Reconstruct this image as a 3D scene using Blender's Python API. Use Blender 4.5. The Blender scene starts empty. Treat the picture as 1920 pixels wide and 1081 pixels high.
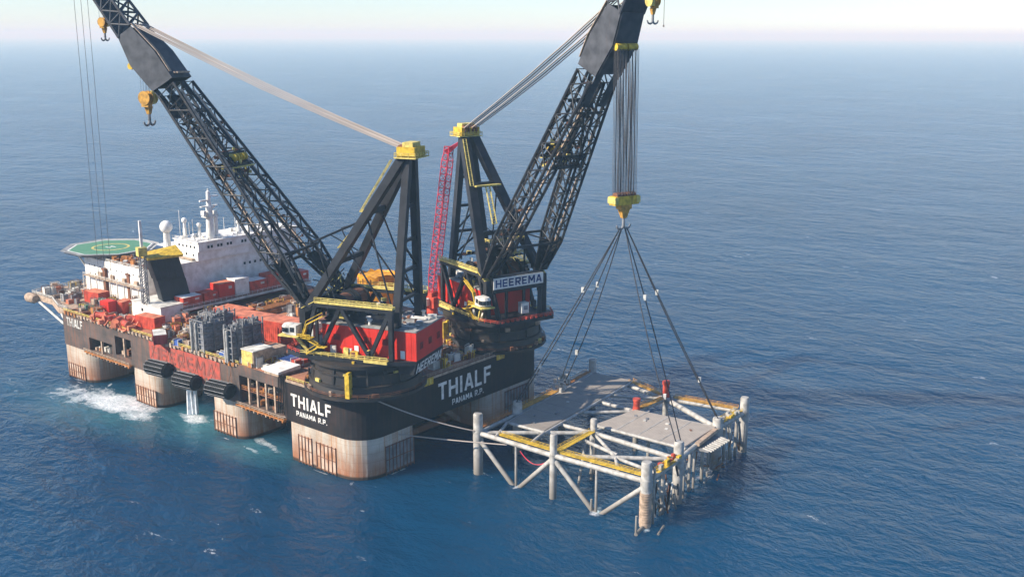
import bpy, math, random
from mathutils import Vector, Matrix
R = math.radians
random.seed(7)
sc = bpy.context.scene
C = sc.collection

# ------------------------------------------------------------------ camera
CAM = Vector((-198.17, -215.22, 128.66)); YAW = 0.6765; PITCH = 0.2341; FPX = 1983.5
fw = Vector((math.cos(YAW)*math.cos(PITCH), math.sin(YAW)*math.cos(PITCH), -math.sin(PITCH)))
rt0 = Vector((math.sin(YAW), -math.cos(YAW), 0)); up0 = rt0.cross(fw)
ROLL = 0.0026
rt = rt0*math.cos(ROLL)+up0*math.sin(ROLL); up = up0*math.cos(ROLL)-rt0*math.sin(ROLL)
cd = bpy.data.cameras.new('camera'); cam = bpy.data.objects.new('camera', cd); C.objects.link(cam)
cam.matrix_world = Matrix(((rt.x, up.x, -fw.x, CAM.x), (rt.y, up.y, -fw.y, CAM.y), (rt.z, up.z, -fw.z, CAM.z), (0, 0, 0, 1)))
cd.sensor_width = 36; cd.lens = 36*FPX/1920; cd.clip_start = 1; cd.clip_end = 120000
sc.camera = cam

def at(px, py, z):
    "point of the photograph's sight line at height z"
    d = rt*((px-960)/FPX)-up*((py-540.5)/FPX)+fw
    return CAM+d*((z-CAM.z)/d.z)

# ------------------------------------------------------------------ light
SUN_EL, SUN_AZ = R(34), math.atan2(0.53, -0.85)          # azimuth of the sun measured from +X
w = bpy.data.worlds.new('World'); sc.world = w; w.use_nodes = True
nt = w.node_tree
sky = nt.nodes.new('ShaderNodeTexSky'); sky.sky_type = 'NISHITA'; sky.sun_disc = False
sky.sun_elevation = SUN_EL; sky.sun_rotation = math.pi/2-SUN_AZ
sky.air_density = 1.0; sky.dust_density = 0.15; sky.ozone_density = 1.6; sky.altitude = 100
bg = nt.nodes['Background']; bg.inputs[1].default_value = 0.10
tint = nt.nodes.new('ShaderNodeMix'); tint.data_type = 'RGBA'; tint.blend_type = 'MULTIPLY'; tint.inputs[0].default_value = 1
tint.inputs[7].default_value = (.77, .89, 1.13, 1); nt.links.new(sky.outputs[0], tint.inputs[6]); nt.links.new(tint.outputs[2], bg.inputs[0])
sd = bpy.data.lights.new('sun', 'SUN'); sd.energy = 5.0; sd.angle = R(0.53); sd.color = (1, .92, .80)
so = bpy.data.objects.new('sun', sd); C.objects.link(so)
S = Vector((math.cos(SUN_EL)*math.cos(SUN_AZ), math.cos(SUN_EL)*math.sin(SUN_AZ), math.sin(SUN_EL)))
so.rotation_euler = S.to_track_quat('Z', 'Y').to_euler(); so.location = S*400
sc.view_settings.view_transform = 'Standard'; sc.view_settings.look = 'None'
sc.view_settings.exposure = 0.78; sc.view_settings.gamma = 1
sc.cycles.use_denoising = True
sc.cycles.max_bounces = 6

# ------------------------------------------------------------------ materials
def newmat(name):
    m = bpy.data.materials.new(name); m.use_nodes = True
    n = m.node_tree.nodes; l = m.node_tree.links
    return m, n, l, n['Principled BSDF']
def col(c): return (c[0], c[1], c[2], 1)
def paint(name, c, rough=.55, c2=None, rust=0.0, rustc=(.16, .06, .025), sc1=.35, streak=True, metal=0, var=.25):
    "weathered paint: slow tone variation, dirt patches and vertical rust streaks"
    m, n, l, b = newmat(name)
    g = n.new('ShaderNodeNewGeometry')
    n1 = n.new('ShaderNodeTexNoise'); n1.inputs['Scale'].default_value = sc1; n1.inputs['Detail'].default_value = 6
    l.new(g.outputs['Position'], n1.inputs['Vector'])
    mx = n.new('ShaderNodeMix'); mx.data_type = 'RGBA'
    c2 = c2 or tuple(x*(1-var*1.6) for x in c)
    mx.inputs[6].default_value = col(tuple(min(1, x*(1+var*.5)) for x in c)); mx.inputs[7].default_value = col(c2)
    rp = n.new('ShaderNodeMapRange'); rp.inputs[1].default_value = .38; rp.inputs[2].default_value = .66
    l.new(n1.outputs[0], rp.inputs[0]); l.new(rp.outputs[0], mx.inputs[0])
    out = mx.outputs[2]
    if rust > 0:
        mp = n.new('ShaderNodeMapping'); mp.inputs['Scale'].default_value = (1.3, 1.3, .07) if streak else (1, 1, 1)
        l.new(g.outputs['Position'], mp.inputs[0])
        n2 = n.new('ShaderNodeTexNoise'); n2.inputs['Scale'].default_value = .8; n2.inputs['Detail'].default_value = 7
        n2.inputs['Roughness'].default_value = .65
        l.new(mp.outputs[0], n2.inputs['Vector'])
        r2 = n.new('ShaderNodeMapRange'); r2.inputs[1].default_value = .68-rust*.3; r2.inputs[2].default_value = .82-rust*.22
        r2.inputs[4].default_value = .85
        l.new(n2.outputs[0], r2.inputs[0])
        m2 = n.new('ShaderNodeMix'); m2.data_type = 'RGBA'; m2.inputs[7].default_value = col(rustc)
        l.new(r2.outputs[0], m2.inputs[0]); l.new(out, m2.inputs[6]); out = m2.outputs[2]
    l.new(out, b.inputs['Base Color'])
    b.inputs['Roughness'].default_value = rough; b.inputs['Metallic'].default_value = metal; b.inputs['Specular IOR Level'].default_value = .25
    return m
M = {}
M['boom'] = paint('dark_grey_steel', (.070, .071, .077), .5, rust=.05)
M['lattice'] = paint('lattice_steel', (.026, .027, .030), .5, rust=.22, rustc=(.20, .12, .06), streak=False, sc1=.6)
M['frame'] = paint('frame_steel', (.024, .025, .029), .5, rust=.1, rustc=(.09, .05, .03))
M['black'] = paint('black_steel', (.022, .024, .028), .5, rust=.15, rustc=(.06, .035, .02))
M['tub'] = paint('tub_black', (.020, .020, .021), .5, c2=(.045, .036, .03), rust=.3, rustc=(.11, .06, .035), sc1=.2)
M['yellow'] = paint('safety_yellow', (.62, .41, .04), .5, rust=.4, rustc=(.2, .11, .03), sc1=.8)
M['paleyellow'] = paint('pale_yellow', (.62, .50, .14), .55, rust=.22, rustc=(.25, .17, .07), sc1=.9)
M['amber'] = paint('amber_tarp', (.62, .30, .02), .6, c2=(.42, .16, .01), sc1=.45)
M['amberpaint'] = paint('amber_paint', (.55, .29, .05), .55, rust=.35, rustc=(.2, .09, .03), sc1=.9)
M['orange'] = paint('rust_orange', (.42, .17, .05), .7, rust=.4, sc1=.6)
M['red'] = paint('red_paint', (.58, .032, .020), .5, rust=.2, rustc=(.30, .03, .02), sc1=.15, var=.12)
M['contred'] = paint('container_red', (.50, .07, .04), .55, rust=.15, sc1=.5)
M['salmon'] = paint('salmon_roof', (.60, .20, .11), .6, rust=.1, sc1=.5)
M['pinkred'] = paint('crane_red', (.55, .04, .07), .5, rust=.05)
M['white'] = paint('white_paint', (.70, .685, .64), .5, c2=(.58, .55, .49), rust=.06, rustc=(.42, .27, .15))
M['offwhite'] = paint('off_white', (.62, .60, .53), .55, rust=.12, rustc=(.3, .18, .1))
M['lightgrey'] = paint('module_white', (.39, .375, .34), .5, c2=(.26, .245, .215), rust=.28, rustc=(.33, .24, .16), sc1=.6)
M['grey'] = paint('mid_grey', (.22, .22, .22), .6, rust=.1)
M['tank'] = paint('grey_rack', (.21, .22, .24), .6, c2=(.12, .12, .13), rust=.12, sc1=1.0)
M['deck'] = paint('deck_plate', (.36, .155, .085), .8, c2=(.20, .11, .075), rust=.3, streak=False, sc1=.12)
M['roof'] = paint('roof_grey', (.30, .30, .28), .75, c2=(.17, .165, .155), rust=.1, streak=False, sc1=.4)
def stain_low(m, z0, z1, c):
    n = m.node_tree.nodes; l = m.node_tree.links; b = n['Principled BSDF']; src = b.inputs['Base Color'].links[0].from_socket
    g = n.new('ShaderNodeNewGeometry'); sp = n.new('ShaderNodeSeparateXYZ'); l.new(g.outputs['Position'], sp.inputs[0])
    t = n.new('ShaderNodeTexNoise'); t.inputs['Scale'].default_value = .6; t.inputs['Detail'].default_value = 5; l.new(g.outputs['Position'], t.inputs['Vector'])
    ma = n.new('ShaderNodeMath'); ma.operation = 'MULTIPLY_ADD'; ma.inputs[1].default_value = 6; l.new(t.outputs[0], ma.inputs[0]); l.new(sp.outputs['Z'], ma.inputs[2])
    r = n.new('ShaderNodeMapRange'); r.inputs[1].default_value = z1+3; r.inputs[2].default_value = z0+3; r.inputs[4].default_value = .85; l.new(ma.outputs[0], r.inputs[0])
    x = n.new('ShaderNodeMix'); x.data_type = 'RGBA'; l.new(r.outputs[0], x.inputs[0]); l.new(src, x.inputs[6]); x.inputs[7].default_value = col(c); l.new(x.outputs[2], b.inputs['Base Color'])
stain_low(M['lightgrey'], 1.0, 9.0, (.17, .15, .125))
M['rope'] = paint('steel_rope', (.14, .125, .115), .6, sc1=2)
M['stay'] = paint('stay_rope', (.42, .36, .31), .6, sc1=.05, var=.1)
M['sling'] = paint('sling_rope', (.045, .045, .05), .6, sc1=1.2)
M['dimvent'] = paint('vent_red', (.22, .02, .016), .7, sc1=.8)
M['rubber'] = paint('rubber', (.02, .019, .018), .75, sc1=1)
M['rust'] = paint('rust_brown', (.20, .085, .045), .8, c2=(.11, .05, .03), rust=.3)
M['window'] = paint('window_glass', (.02, .025, .03), .1)
M['navy'] = paint('navy', (.03, .05, .16), .6)
M['blue'] = paint('blue', (.06, .12, .35), .6)
M['letter'] = paint('letter_paint', (.70, .68, .62), .6, rust=.22, rustc=(.30, .17, .08), c2=(.56, .53, .47), sc1=.5)
M['green'] = paint('heli_green', (.075, .20, .115), .75, c2=(.11, .24, .15), sc1=.3)
M['tan'] = paint('tan', (.42, .31, .22), .7, rust=.2, sc1=.8)
M['foamwhite'] = paint('water_white', (.8, .82, .82), .6)

def hull_material():
    m, n, l, b = newmat('hull_paint')
    g = n.new('ShaderNodeNewGeometry'); sp = n.new('ShaderNodeSeparateXYZ'); l.new(g.outputs['Position'], sp.inputs[0])
    def noise(scale, mapping, detail=6, rough=.6):
        mp = n.new('ShaderNodeMapping'); mp.inputs['Scale'].default_value = mapping; l.new(g.outputs['Position'], mp.inputs[0])
        t = n.new('ShaderNodeTexNoise'); t.inputs['Scale'].default_value = scale; t.inputs['Detail'].default_value = detail
        t.inputs['Roughness'].default_value = rough; l.new(mp.outputs[0], t.inputs['Vector']); return t.outputs[0]
    def rng(v, a, b_, c=0, d=1):
        r = n.new('ShaderNodeMapRange'); r.inputs[1].default_value = a; r.inputs[2].default_value = b_
        r.inputs[3].default_value = c; r.inputs[4].default_value = d; l.new(v, r.inputs[0]); return r.outputs[0]
    def mix(f, a, b_):
        x = n.new('ShaderNodeMix'); x.data_type = 'RGBA'
        if hasattr(f, 'links') or hasattr(f, 'node'): l.new(f, x.inputs[0])
        else: x.inputs[0].default_value = f
        for i, v in ((6, a), (7, b_)):
            if isinstance(v, tuple): x.inputs[i].default_value = col(v)
            else: l.new(v, x.inputs[i])
        return x.outputs[2]
    def mul(a, b_, op='MULTIPLY'):
        x = n.new('ShaderNodeMath'); x.operation = op; l.new(a, x.inputs[0])
        if isinstance(b_, float): x.inputs[1].default_value = b_
        else: l.new(b_, x.inputs[1])
        return x.outputs[0]
    streak = noise(.9, (1, 1, .05), 8, .65); blot = noise(.16, (1, 1, 1))
    black = mix(rng(blot, .35, .7), (.014, .014, .016), (.026, .022, .021))
    # the side plating forward of the stern column is chalked and rusty
    fwd = rng(sp.outputs['Y'], 33.0, 35.0)
    sidef = mul(fwd, rng(sp.outputs['X'], 12.0, 4.0))
    black = mix(mul(sidef, rng(blot, .3, .65, .45, 1.0)), black, (.125, .104, .090))
    black = mix(mul(mul(rng(streak, .44, .66), rng(blot, .36, .58)), rng(sidef, 0, 1, .10, .72)), black, (.25, .095, .045))
    white = mix(rng(blot, .4, .7), (.52, .465, .38), (.36, .30, .23))
    white = mix(rng(streak, .48, .68, 0, .85), white, (.40, .20, .09))
    low = mul(rng(sp.outputs['Z'], 10.5, .3), rng(noise(.4, (1, 1, .25)), .28, .5))
    white = mix(low, white, (.30, .11, .045))
    wet = rng(sp.outputs['Z'], 1.3, .7)
    white = mix(wet, white, (.05, .035, .025))
    out = mix(rng(sp.outputs['Z'], 12.58, 12.62), white, black)
    ax = n.new('ShaderNodeMath'); ax.operation = 'ADD'; l.new(sp.outputs['X'], ax.inputs[0]); l.new(sp.outputs['Y'], ax.inputs[1])
    cb = n.new('ShaderNodeCombineXYZ'); l.new(ax.outputs[0], cb.inputs[0]); l.new(sp.outputs['Z'], cb.inputs[1])
    bk = n.new('ShaderNodeTexBrick'); bk.inputs['Scale'].default_value = 1; bk.inputs['Brick Width'].default_value = 7.5; bk.inputs['Row Height'].default_value = 2.7; bk.inputs['Mortar Size'].default_value = .09
    bk.inputs['Color1'].default_value = (1, 1, 1, 1); bk.inputs['Color2'].default_value = (.90, .90, .90, 1); bk.inputs['Mortar'].default_value = (.80, .76, .72, 1); l.new(cb.outputs[0], bk.inputs['Vector'])
    mm = n.new('ShaderNodeMix'); mm.data_type = 'RGBA'; mm.blend_type = 'MULTIPLY'; mm.inputs[0].default_value = .8; l.new(out, mm.inputs[6]); l.new(bk.outputs['Color'], mm.inputs[7]); out = mm.outputs[2]
    l.new(out, b.inputs['Base Color']); b.inputs['Roughness'].default_value = .6; b.inputs['Specular IOR Level'].default_value = .2
    return m
M['hull'] = hull_material()

def grating_material(name, c):
    m, n, l, b = newmat(name)
    g = n.new('ShaderNodeNewGeometry')
    br = n.new('ShaderNodeTexNoise'); br.inputs['Scale'].default_value = .35; br.inputs['Detail'].default_value = 9; br.inputs['Roughness'].default_value = .7
    l.new(g.outputs['Position'], br.inputs['Vector'])
    mp = n.new('ShaderNodeMapping'); mp.inputs['Scale'].default_value = (.02, 1, 1); l.new(g.outputs['Position'], mp.inputs[0])
    wv = n.new('ShaderNodeTexWave'); wv.inputs['Scale'].default_value = .45; wv.bands_direction = 'Y'; wv.inputs['Distortion'].default_value = .4
    l.new(mp.outputs[0], wv.inputs['Vector'])
    ad = n.new('ShaderNodeMath'); ad.operation = 'MULTIPLY_ADD'; ad.inputs[1].default_value = .35
    l.new(wv.outputs['Fac'], ad.inputs[0]); l.new(br.outputs[0], ad.inputs[2])
    mx = n.new('ShaderNodeMix'); mx.data_type = 'RGBA'; l.new(ad.outputs[0], mx.inputs[0])
    mx.inputs[6].default_value = col(tuple(x*.5 for x in c)); mx.inputs[7].default_value = col(tuple(x*1.25 for x in c))
    l.new(mx.outputs[2], b.inputs['Base Color']); b.inputs['Roughness'].default_value = .7
    return m
M['grating'] = grating_material('steel_grating', (.33, .285, .235))
M['shadedgrating'] = grating_material('shaded_grating', (.25, .215, .175))  # left floor: darker copy of the grating, shadow toned into its colour

# ------------------------------------------------------------------ mesh builder
def frame(d, hint=Vector((0, 0, 1))):
    d = d.normalized()
    if abs(d.dot(hint)) > .99: hint = Vector((1, 0, 0))
    x = hint.cross(d).normalized(); y = d.cross(x)
    return x, y, d
class MB:
    def __init__(s): s.v = []; s.f = []; s.m = []
    def add(s, vs, fs, m=0):
        o = len(s.v); s.v += [tuple(v) for v in vs]; s.f += [tuple(i+o for i in f) for f in fs]; s.m += [m]*len(fs); return s
    def box(s, lo, hi, m=0):
        x0, y0, z0 = lo; x1, y1, z1 = hi
        return s.add([(x0,y0,z0),(x1,y0,z0),(x1,y1,z0),(x0,y1,z0),(x0,y0,z1),(x1,y0,z1),(x1,y1,z1),(x0,y1,z1)],
                     [(0,3,2,1),(4,5,6,7),(0,1,5,4),(1,2,6,5),(2,3,7,6),(3,0,4,7)], m)
    def cbox(s, c, size, yaw=0, m=0):
        "box with base centre c, turned about z"
        a, b, h = size[0]/2, size[1]/2, size[2]; cy, sy = math.cos(yaw), math.sin(yaw)
        q = [(-a,-b),(a,-b),(a,b),(-a,b)]
        vs = [(c[0]+x*cy-y*sy, c[1]+x*sy+y*cy, c[2]+z) for z in (0, h) for x, y in q]
        return s.add(vs, [(0,3,2,1),(4,5,6,7),(0,1,5,4),(1,2,6,5),(2,3,7,6),(3,0,4,7)], m)
    def beam(s, a, b, w, h=None, m=0, hint=Vector((0, 0, 1)), w2=None, h2=None):
        a = Vector(a); b = Vector(b); h = h or w; x, y, d = frame(b-a, hint)
        w2 = w2 or w; h2 = h2 or h
        vs = [a-x*w/2-y*h/2, a+x*w/2-y*h/2, a+x*w/2+y*h/2, a-x*w/2+y*h/2, b-x*w2/2-y*h2/2, b+x*w2/2-y*h2/2, b+x*w2/2+y*h2/2, b-x*w2/2+y*h2/2]
        return s.add(vs, [(0,3,2,1),(4,5,6,7),(0,1,5,4),(1,2,6,5),(2,3,7,6),(3,0,4,7)], m)
    def tube(s, a, b, r, r2=None, n=6, m=0, cap=True):
        a = Vector(a); b = Vector(b); r2 = r if r2 is None else r2; x, y, d = frame(b-a)
        vs = []
        for p, rr in ((a, r), (b, r2)):
            for k in range(n):
                t = 2*math.pi*k/n; vs.append(p+x*math.cos(t)*rr+y*math.sin(t)*rr)
        fs = [(k, (k+1)%n, n+(k+1)%n, n+k) for k in range(n)]
        if cap: fs += [tuple(reversed(range(n))), tuple(range(n, 2*n))]
        return s.add(vs, fs, m)
    def path(s, pts, r, n=5, m=0):
        for a, b in zip(pts, pts[1:]): s.tube(a, b, r, n=n, m=m)
        return s
    def lathe(s, prof, c=(0, 0, 0), n=48, m=0):
        c = Vector(c); vs = []; fs = []
        for r, z in prof:
            for k in range(n):
                t = 2*math.pi*k/n; vs.append(c+Vector((r*math.cos(t), r*math.sin(t), z)))
        for i in range(len(prof)-1):
            for k in range(n): fs.append((i*n+k, i*n+(k+1)%n, (i+1)*n+(k+1)%n, (i+1)*n+k))
        fs.append(tuple(reversed(range(n)))); fs.append(tuple(range((len(prof)-1)*n, len(prof)*n)))
        return s.add(vs, fs, m)
    def prism(s, poly, z0, z1, m=0):
        n = len(poly)
        vs = [(x, y, z0) for x, y in poly]+[(x, y, z1) for x, y in poly]
        return s.add(vs, [tuple(reversed(range(n))), tuple(range(n, 2*n))]+[(k, (k+1)%n, n+(k+1)%n, n+k) for k in range(n)], m)
    def sphere(s, c, r, n=16, m=0, zs=1):
        prof = [(max(.001, r*math.sin(math.pi*i/10)), -r*zs*math.cos(math.pi*i/10)) for i in range(11)]
        return s.lathe(prof, c, n, m)
    def build(s, name, mats, parent=None, smooth=False):
        me = bpy.data.meshes.new(name); me.from_pydata(s.v, [], s.f)
        if not isinstance(mats, (list, tuple)): mats = [mats]
        for x in mats: me.materials.append(M[x] if isinstance(x, str) else x)
        me.polygons.foreach_set('material_index', s.m)
        if smooth:
            me.polygons.foreach_set('use_smooth', [len(f) == 4 for f in s.f])
        me.update()
        o = bpy.data.objects.new(name, me); C.objects.link(o)
        if parent: o.parent = parent
        if smooth: me.set_sharp_from_angle(angle=R(40))
        return o
def tag(o, label=None, cat=None, group=None, kind=None):
    if label: o['label'] = label
    if cat: o['category'] = cat
    if group: o['group'] = group
    if kind: o['kind'] = kind
    return o
def empty(name, loc, rz=0):
    o = bpy.data.objects.new(name, None); C.objects.link(o); o.location = loc; o.rotation_euler = (0, 0, rz); o.empty_display_size = 1; return o
def copy_tree(o, parent=None):
    c = o.copy(); C.objects.link(c); c.parent = parent
    for ch in list(o.children): copy_tree(ch, c)
    return c
GLYPH = {  # strokes on a 1 x 1 cell: two end points each, in a bold block face
 'H': [((.12, 0), (.12, 1)), ((.88, 0), (.88, 1)), ((.2, .5), (.8, .5))], 'E': [((.13, 0), (.13, 1)), ((.22, .91), (.92, .91)), ((.22, .5), (.84, .5)), ((.22, .09), (.92, .09))],
 'R': [((.13, 0), (.13, 1)), ((.22, .91), (.8, .91)), ((.22, .46), (.8, .46)), ((.84, .46), (.84, .96)), ((.5, .42), (.86, 0))], 'M': [((.11, 0), (.11, 1)), ((.89, 0), (.89, 1)), ((.16, .95), (.5, .3)), ((.84, .95), (.5, .3))],
 'A': [((.1, 0), (.47, 1)), ((.9, 0), (.53, 1)), ((.26, .3), (.74, .3))], 'T': [((.5, 0), (.5, .85)), ((.02, .91), (.98, .91))], 'I': [((.5, 0), (.5, 1))], 'L': [((.13, 0), (.13, 1)), ((.22, .09), (.9, .09))],
 'F': [((.13, 0), (.13, 1)), ((.22, .91), (.92, .91)), ((.22, .5), (.82, .5))], 'P': [((.13, 0), (.13, 1)), ((.22, .91), (.8, .91)), ((.22, .46), (.8, .46)), ((.84, .41), (.84, .96))], 'N': [((.12, 0), (.12, 1)), ((.88, 0), (.88, 1)), ((.16, .94), (.84, .06))],
 '.': [((.5, 0), (.5, .2))], ' ': []}
GW = {'I': .36, '.': .34, ' ': .5, 'M': 1.2, 'T': .95, 'L': .85, 'F': .88, 'E': .9}
def lettering(name, txt, mat, parent, origin, xdir, zdir, width, height, bold=.02, thick=.06):
    "raised block letters: origin lower-left corner, xdir reading direction, zdir letter-up direction"
    X = Vector(xdir).normalized(); Z = Vector(zdir).normalized(); N = X.cross(Z); O = Vector(origin)
    gap = .2; tot = sum(GW.get(c, 1) for c in txt)+gap*(len(txt)-1); sx = width/tot; mb = MB(); x = 0; t = .19
    for c in txt:
        g = GW.get(c, 1)
        for k, (p, q) in enumerate(GLYPH[c]):
            a = Vector((x*sx+p[0]*g*sx, p[1]*height)); b = Vector((x*sx+q[0]*g*sx, q[1]*height))
            d = (b-a).normalized(); tw = t*height*.95 if abs(d.y) < .3 else t*min(height*1.1, sx*1.25)
            n2 = Vector((-d.y, d.x))*tw/2; dep = thick+.004*k
            q4 = [a-n2, b-n2, b+n2, a+n2]
            if abs(d.y) > .3 and abs(d.x) > .05:                       # keep slanted strokes inside the line height
                for v in q4: v.y = min(height, max(0, v.y))
            w3 = [O+X*v.x+Z*v.y for v in q4]
            mb.add([v for v in w3]+[v+N*dep for v in w3], [(0, 3, 2, 1), (4, 5, 6, 7), (0, 1, 5, 4), (1, 2, 6, 5), (2, 3, 7, 6), (3, 0, 4, 7)])
        x += g+gap
    return mb.build(name, mat, parent)
def railing(mb, pts, h=1.1, r=.07, step=2.5, m=0):
    for a, b in zip(pts, pts[1:]):
        a = Vector(a); b = Vector(b); L = (b-a).length; n = max(1, int(L/step))
        for k in range(n+1):
            p = a.lerp(b, k/n); mb.beam(p, p+Vector((0, 0, h)), r*1.6, m=m)
        for hh in (h, h*.55): mb.beam(a+Vector((0, 0, hh)), b+Vector((0, 0, hh)), r*1.6, m=m)
def rounded(x0, y0, x1, y1, r):
    "ccw rectangle with corner radii r = (x0y0, x1y0, x1y1, x0y1)"
    out = []
    for (cx, cy, rr, a0) in ((x0, y0, r[0], 180), (x1, y0, r[1], 270), (x1, y1, r[2], 0), (x0, y1, r[3], 90)):
        if rr <= 0: out.append((cx, cy)); continue
        ox = cx+rr if cx == x0 else cx-rr; oy = cy+rr if cy == y0 else cy-rr
        k = 10
        for i in range(k+1):
            t = R(a0+90*i/k); out.append((ox+rr*math.cos(t), oy+rr*math.sin(t)))
    return out

# ------------------------------------------------------------------ sea
def build_sea():
    m, n, l, b = newmat('sea_water')
    g = n.new('ShaderNodeNewGeometry')
    def noise(scale, mapping, rz=0, detail=3, rough=.5, dist=0):
        mp = n.new('ShaderNodeMapping'); mp.vector_type = 'POINT'; mp.inputs['Scale'].default_value = mapping; mp.inputs['Rotation'].default_value = (0, 0, rz)
        l.new(g.outputs['Position'], mp.inputs[0])
        t = n.new('ShaderNodeTexNoise'); t.inputs['Scale'].default_value = scale; t.inputs['Detail'].default_value = detail
        t.inputs['Roughness'].default_value = rough; t.inputs['Distortion'].default_value = dist
        l.new(mp.outputs[0], t.inputs['Vector']); return t.outputs[0]
    def math_(op, a, b_=None, c=None):
        x = n.new('ShaderNodeMath'); x.operation = op
        for i, v in enumerate((a, b_, c)):
            if v is None: continue
            if isinstance(v, (int, float)): x.inputs[i].default_value = v
            else: l.new(v, x.inputs[i])
        return x.outputs[0]
    def rng(v, a, b_, c=0, d=1):
        r = n.new('ShaderNodeMapRange'); r.inputs[1].default_value = a; r.inputs[2].default_value = b_
        r.inputs[3].default_value = c; r.inputs[4].default_value = d; l.new(v, r.inputs[0]); return r.outputs[0]
    WD = R(-33)
    swell = noise(1/30, (1, .6, 1), WD, 2, .5, .3)
    chop = noise(1/8.5, (1, .62, 1), WD+.25, 4, .6, .5)
    rip = noise(1/2.8, (1, .7, 1), WD-.3, 4, .65, .3)
    gust = rng(noise(1/130, (1, .6, 1), WD, 4, .6, .6), .32, .68, .55, 1.3)
    h = math_('ADD', math_('MULTIPLY', swell, 3.2), math_('MULTIPLY', gust, math_('ADD', math_('MULTIPLY', chop, 2.6), math_('MULTIPLY', rip, 1.1))))
    bp = n.new('ShaderNodeBump'); bp.inputs['Strength'].default_value = 1; bp.inputs['Distance'].default_value = 1.0
    l.new(h, bp.inputs['Height'])
    # foam: small whitecaps on the crests + white water round the columns
    cap = noise(1/5.5, (1, .4, 1), WD+.1, 5, .6, .4)
    crest = math_('MULTIPLY', rng(cap, .65, .72), rng(noise(1/45, (1, 1, 1), 0, 3), .50, .60))
    crest = math_('MULTIPLY', crest, rng(noise(1.1, (1, .4, 1), WD, 4, .7), .45, .6))
    def patch(c, rx, ry, rz, edge0, edge1):
        mp = n.new('ShaderNodeMapping'); mp.vector_type = 'TEXTURE'
        mp.inputs['Location'].default_value = (c[0], c[1], 0); mp.inputs['Rotation'].default_value = (0, 0, rz); mp.inputs['Scale'].default_value = (rx, ry, 1)
        l.new(g.outputs['Position'], mp.inputs[0])
        ln = n.new('ShaderNodeVectorMath'); ln.operation = 'LENGTH'; l.new(mp.outputs[0], ln.inputs[0])
        return rng(ln.outputs['Value'], edge1, edge0)
    fn = noise(.34, (1, .7, 1), .5, 9, .72, .8); fn2 = noise(.09, (1, 1, 1), 0, 6, .65, .5)
    lace = noise(1.1, (1, .8, 1), 0, 6, .7, 1.5)
    foam = crest; teal = None
    for (px, py, rx, ry, rz, k) in FOAM:
        c = at(px, py, 0); f = patch(c, rx, ry, rz, .1, 1.0)
        f = rng(math_('ADD', math_('MULTIPLY', fn, .55), math_('ADD', math_('MULTIPLY', fn2, .45), math_('MULTIPLY', f, k))), .92, 1.12)
        f = math_('MULTIPLY', f, rng(lace, .36, .56, .25, 1.0))
        foam = math_('MAXIMUM', foam, f)
    for (px, py, rx, ry, rz, k) in TEAL:
        c = at(px, py, 0); f = math_('MULTIPLY', patch(c, rx, ry, rz, .1, 1.0), k)
        f = math_('MULTIPLY', f, rng(fn2, .25, .7, .4, 1.0))
        teal = f if teal is None else math_('MAXIMUM', teal, f)
    big = noise(1/240, (1, 1, 1), 0, 3)
    mx = n.new('ShaderNodeMix'); mx.data_type = 'RGBA'; l.new(rng(big, .35, .65), mx.inputs[0])
    mx.inputs[6].default_value = col((.001, .031, .078)); mx.inputs[7].default_value = col((.0016, .044, .102))
    m1 = n.new('ShaderNodeMix'); m1.data_type = 'RGBA'; l.new(teal, m1.inputs[0]); l.new(mx.outputs[2], m1.inputs[6]); m1.inputs[7].default_value = col((.10, .30, .32))
    m2 = n.new('ShaderNodeMix'); m2.data_type = 'RGBA'; l.new(foam, m2.inputs[0]); l.new(m1.outputs[2], m2.inputs[6]); m2.inputs[7].default_value = col((.75, .79, .80))
    l.new(m2.outputs[2], b.inputs['Base Color'])
    l.new(rng(foam, 0, 1, .16, .8), b.inputs['Roughness'])
    b.inputs['IOR'].default_value = 1.33; b.inputs['Specular IOR Level'].default_value = .36
    l.new(bp.outputs[0], b.inputs['Normal'])
    b.subsurface_method = 'BURLEY'; b.inputs['Subsurface Weight'].default_value = 1.0; b.inputs['Subsurface Radius'].default_value = (.6, 1, 1); b.inputs['Subsurface Scale'].default_value = 22.0
    radii = [0, 60, 130, 220, 350, 550, 900, 1500, 2600, 4500, 8000, 14000, 24000, 40000]
    N = 96; vs = [(40, 40, 0)]; fs = []
    for r in radii[1:]:
        for k in range(N): vs.append((40+r*math.cos(2*math.pi*k/N), 40+r*math.sin(2*math.pi*k/N), 0))
    for k in range(N): fs.append((0, 1+k, 1+(k+1)%N))
    for i in range(len(radii)-2):
        a = 1+i*N
        for k in range(N): fs.append((a+k, a+N+k, a+N+(k+1)%N, a+(k+1)%N))
    mb = MB(); mb.add(vs, fs)
    return tag(mb.build('sea', m), kind='structure')
# (photo x, photo y on the water, radius x, radius y, turn, strength)
FOAM = [(225, 755, 38, 17, R(100), .80), (185, 745, 75, 28, R(98), .53), (262, 778, 30, 14, R(100), .56), (365, 784, 20, 11, R(95), .58), (500, 832, 28, 5, R(80), .56), (30, 735, 40, 8, R(60), .38),
        (470, 842, 18, 4, R(85), .48), (150, 712, 14, 3, R(95), .5), (968, 912, 5, 2.5, 0, .62), (1118, 957, 7, 4, .3, .66), (1213, 992, 7, 3.5, .3, .58), (1240, 950, 8, 4, 0, .45), (1300, 900, 14, 5, 0, .45), (1275, 905, 12, 5, .4, .45), (742, 885, 16, 1.6, R(0), .5), (600, 884, 14, 1.6, R(90), .5), (280, 766, 9, 1.4, R(90), .6), (425, 822, 9, 1.4, R(90), .55), (148, 716, 9, 1.4, R(90), .55), (660, 905, 6, 3, R(40), .5), (205, 722, 10, 2, R(40), .5)]
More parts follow.
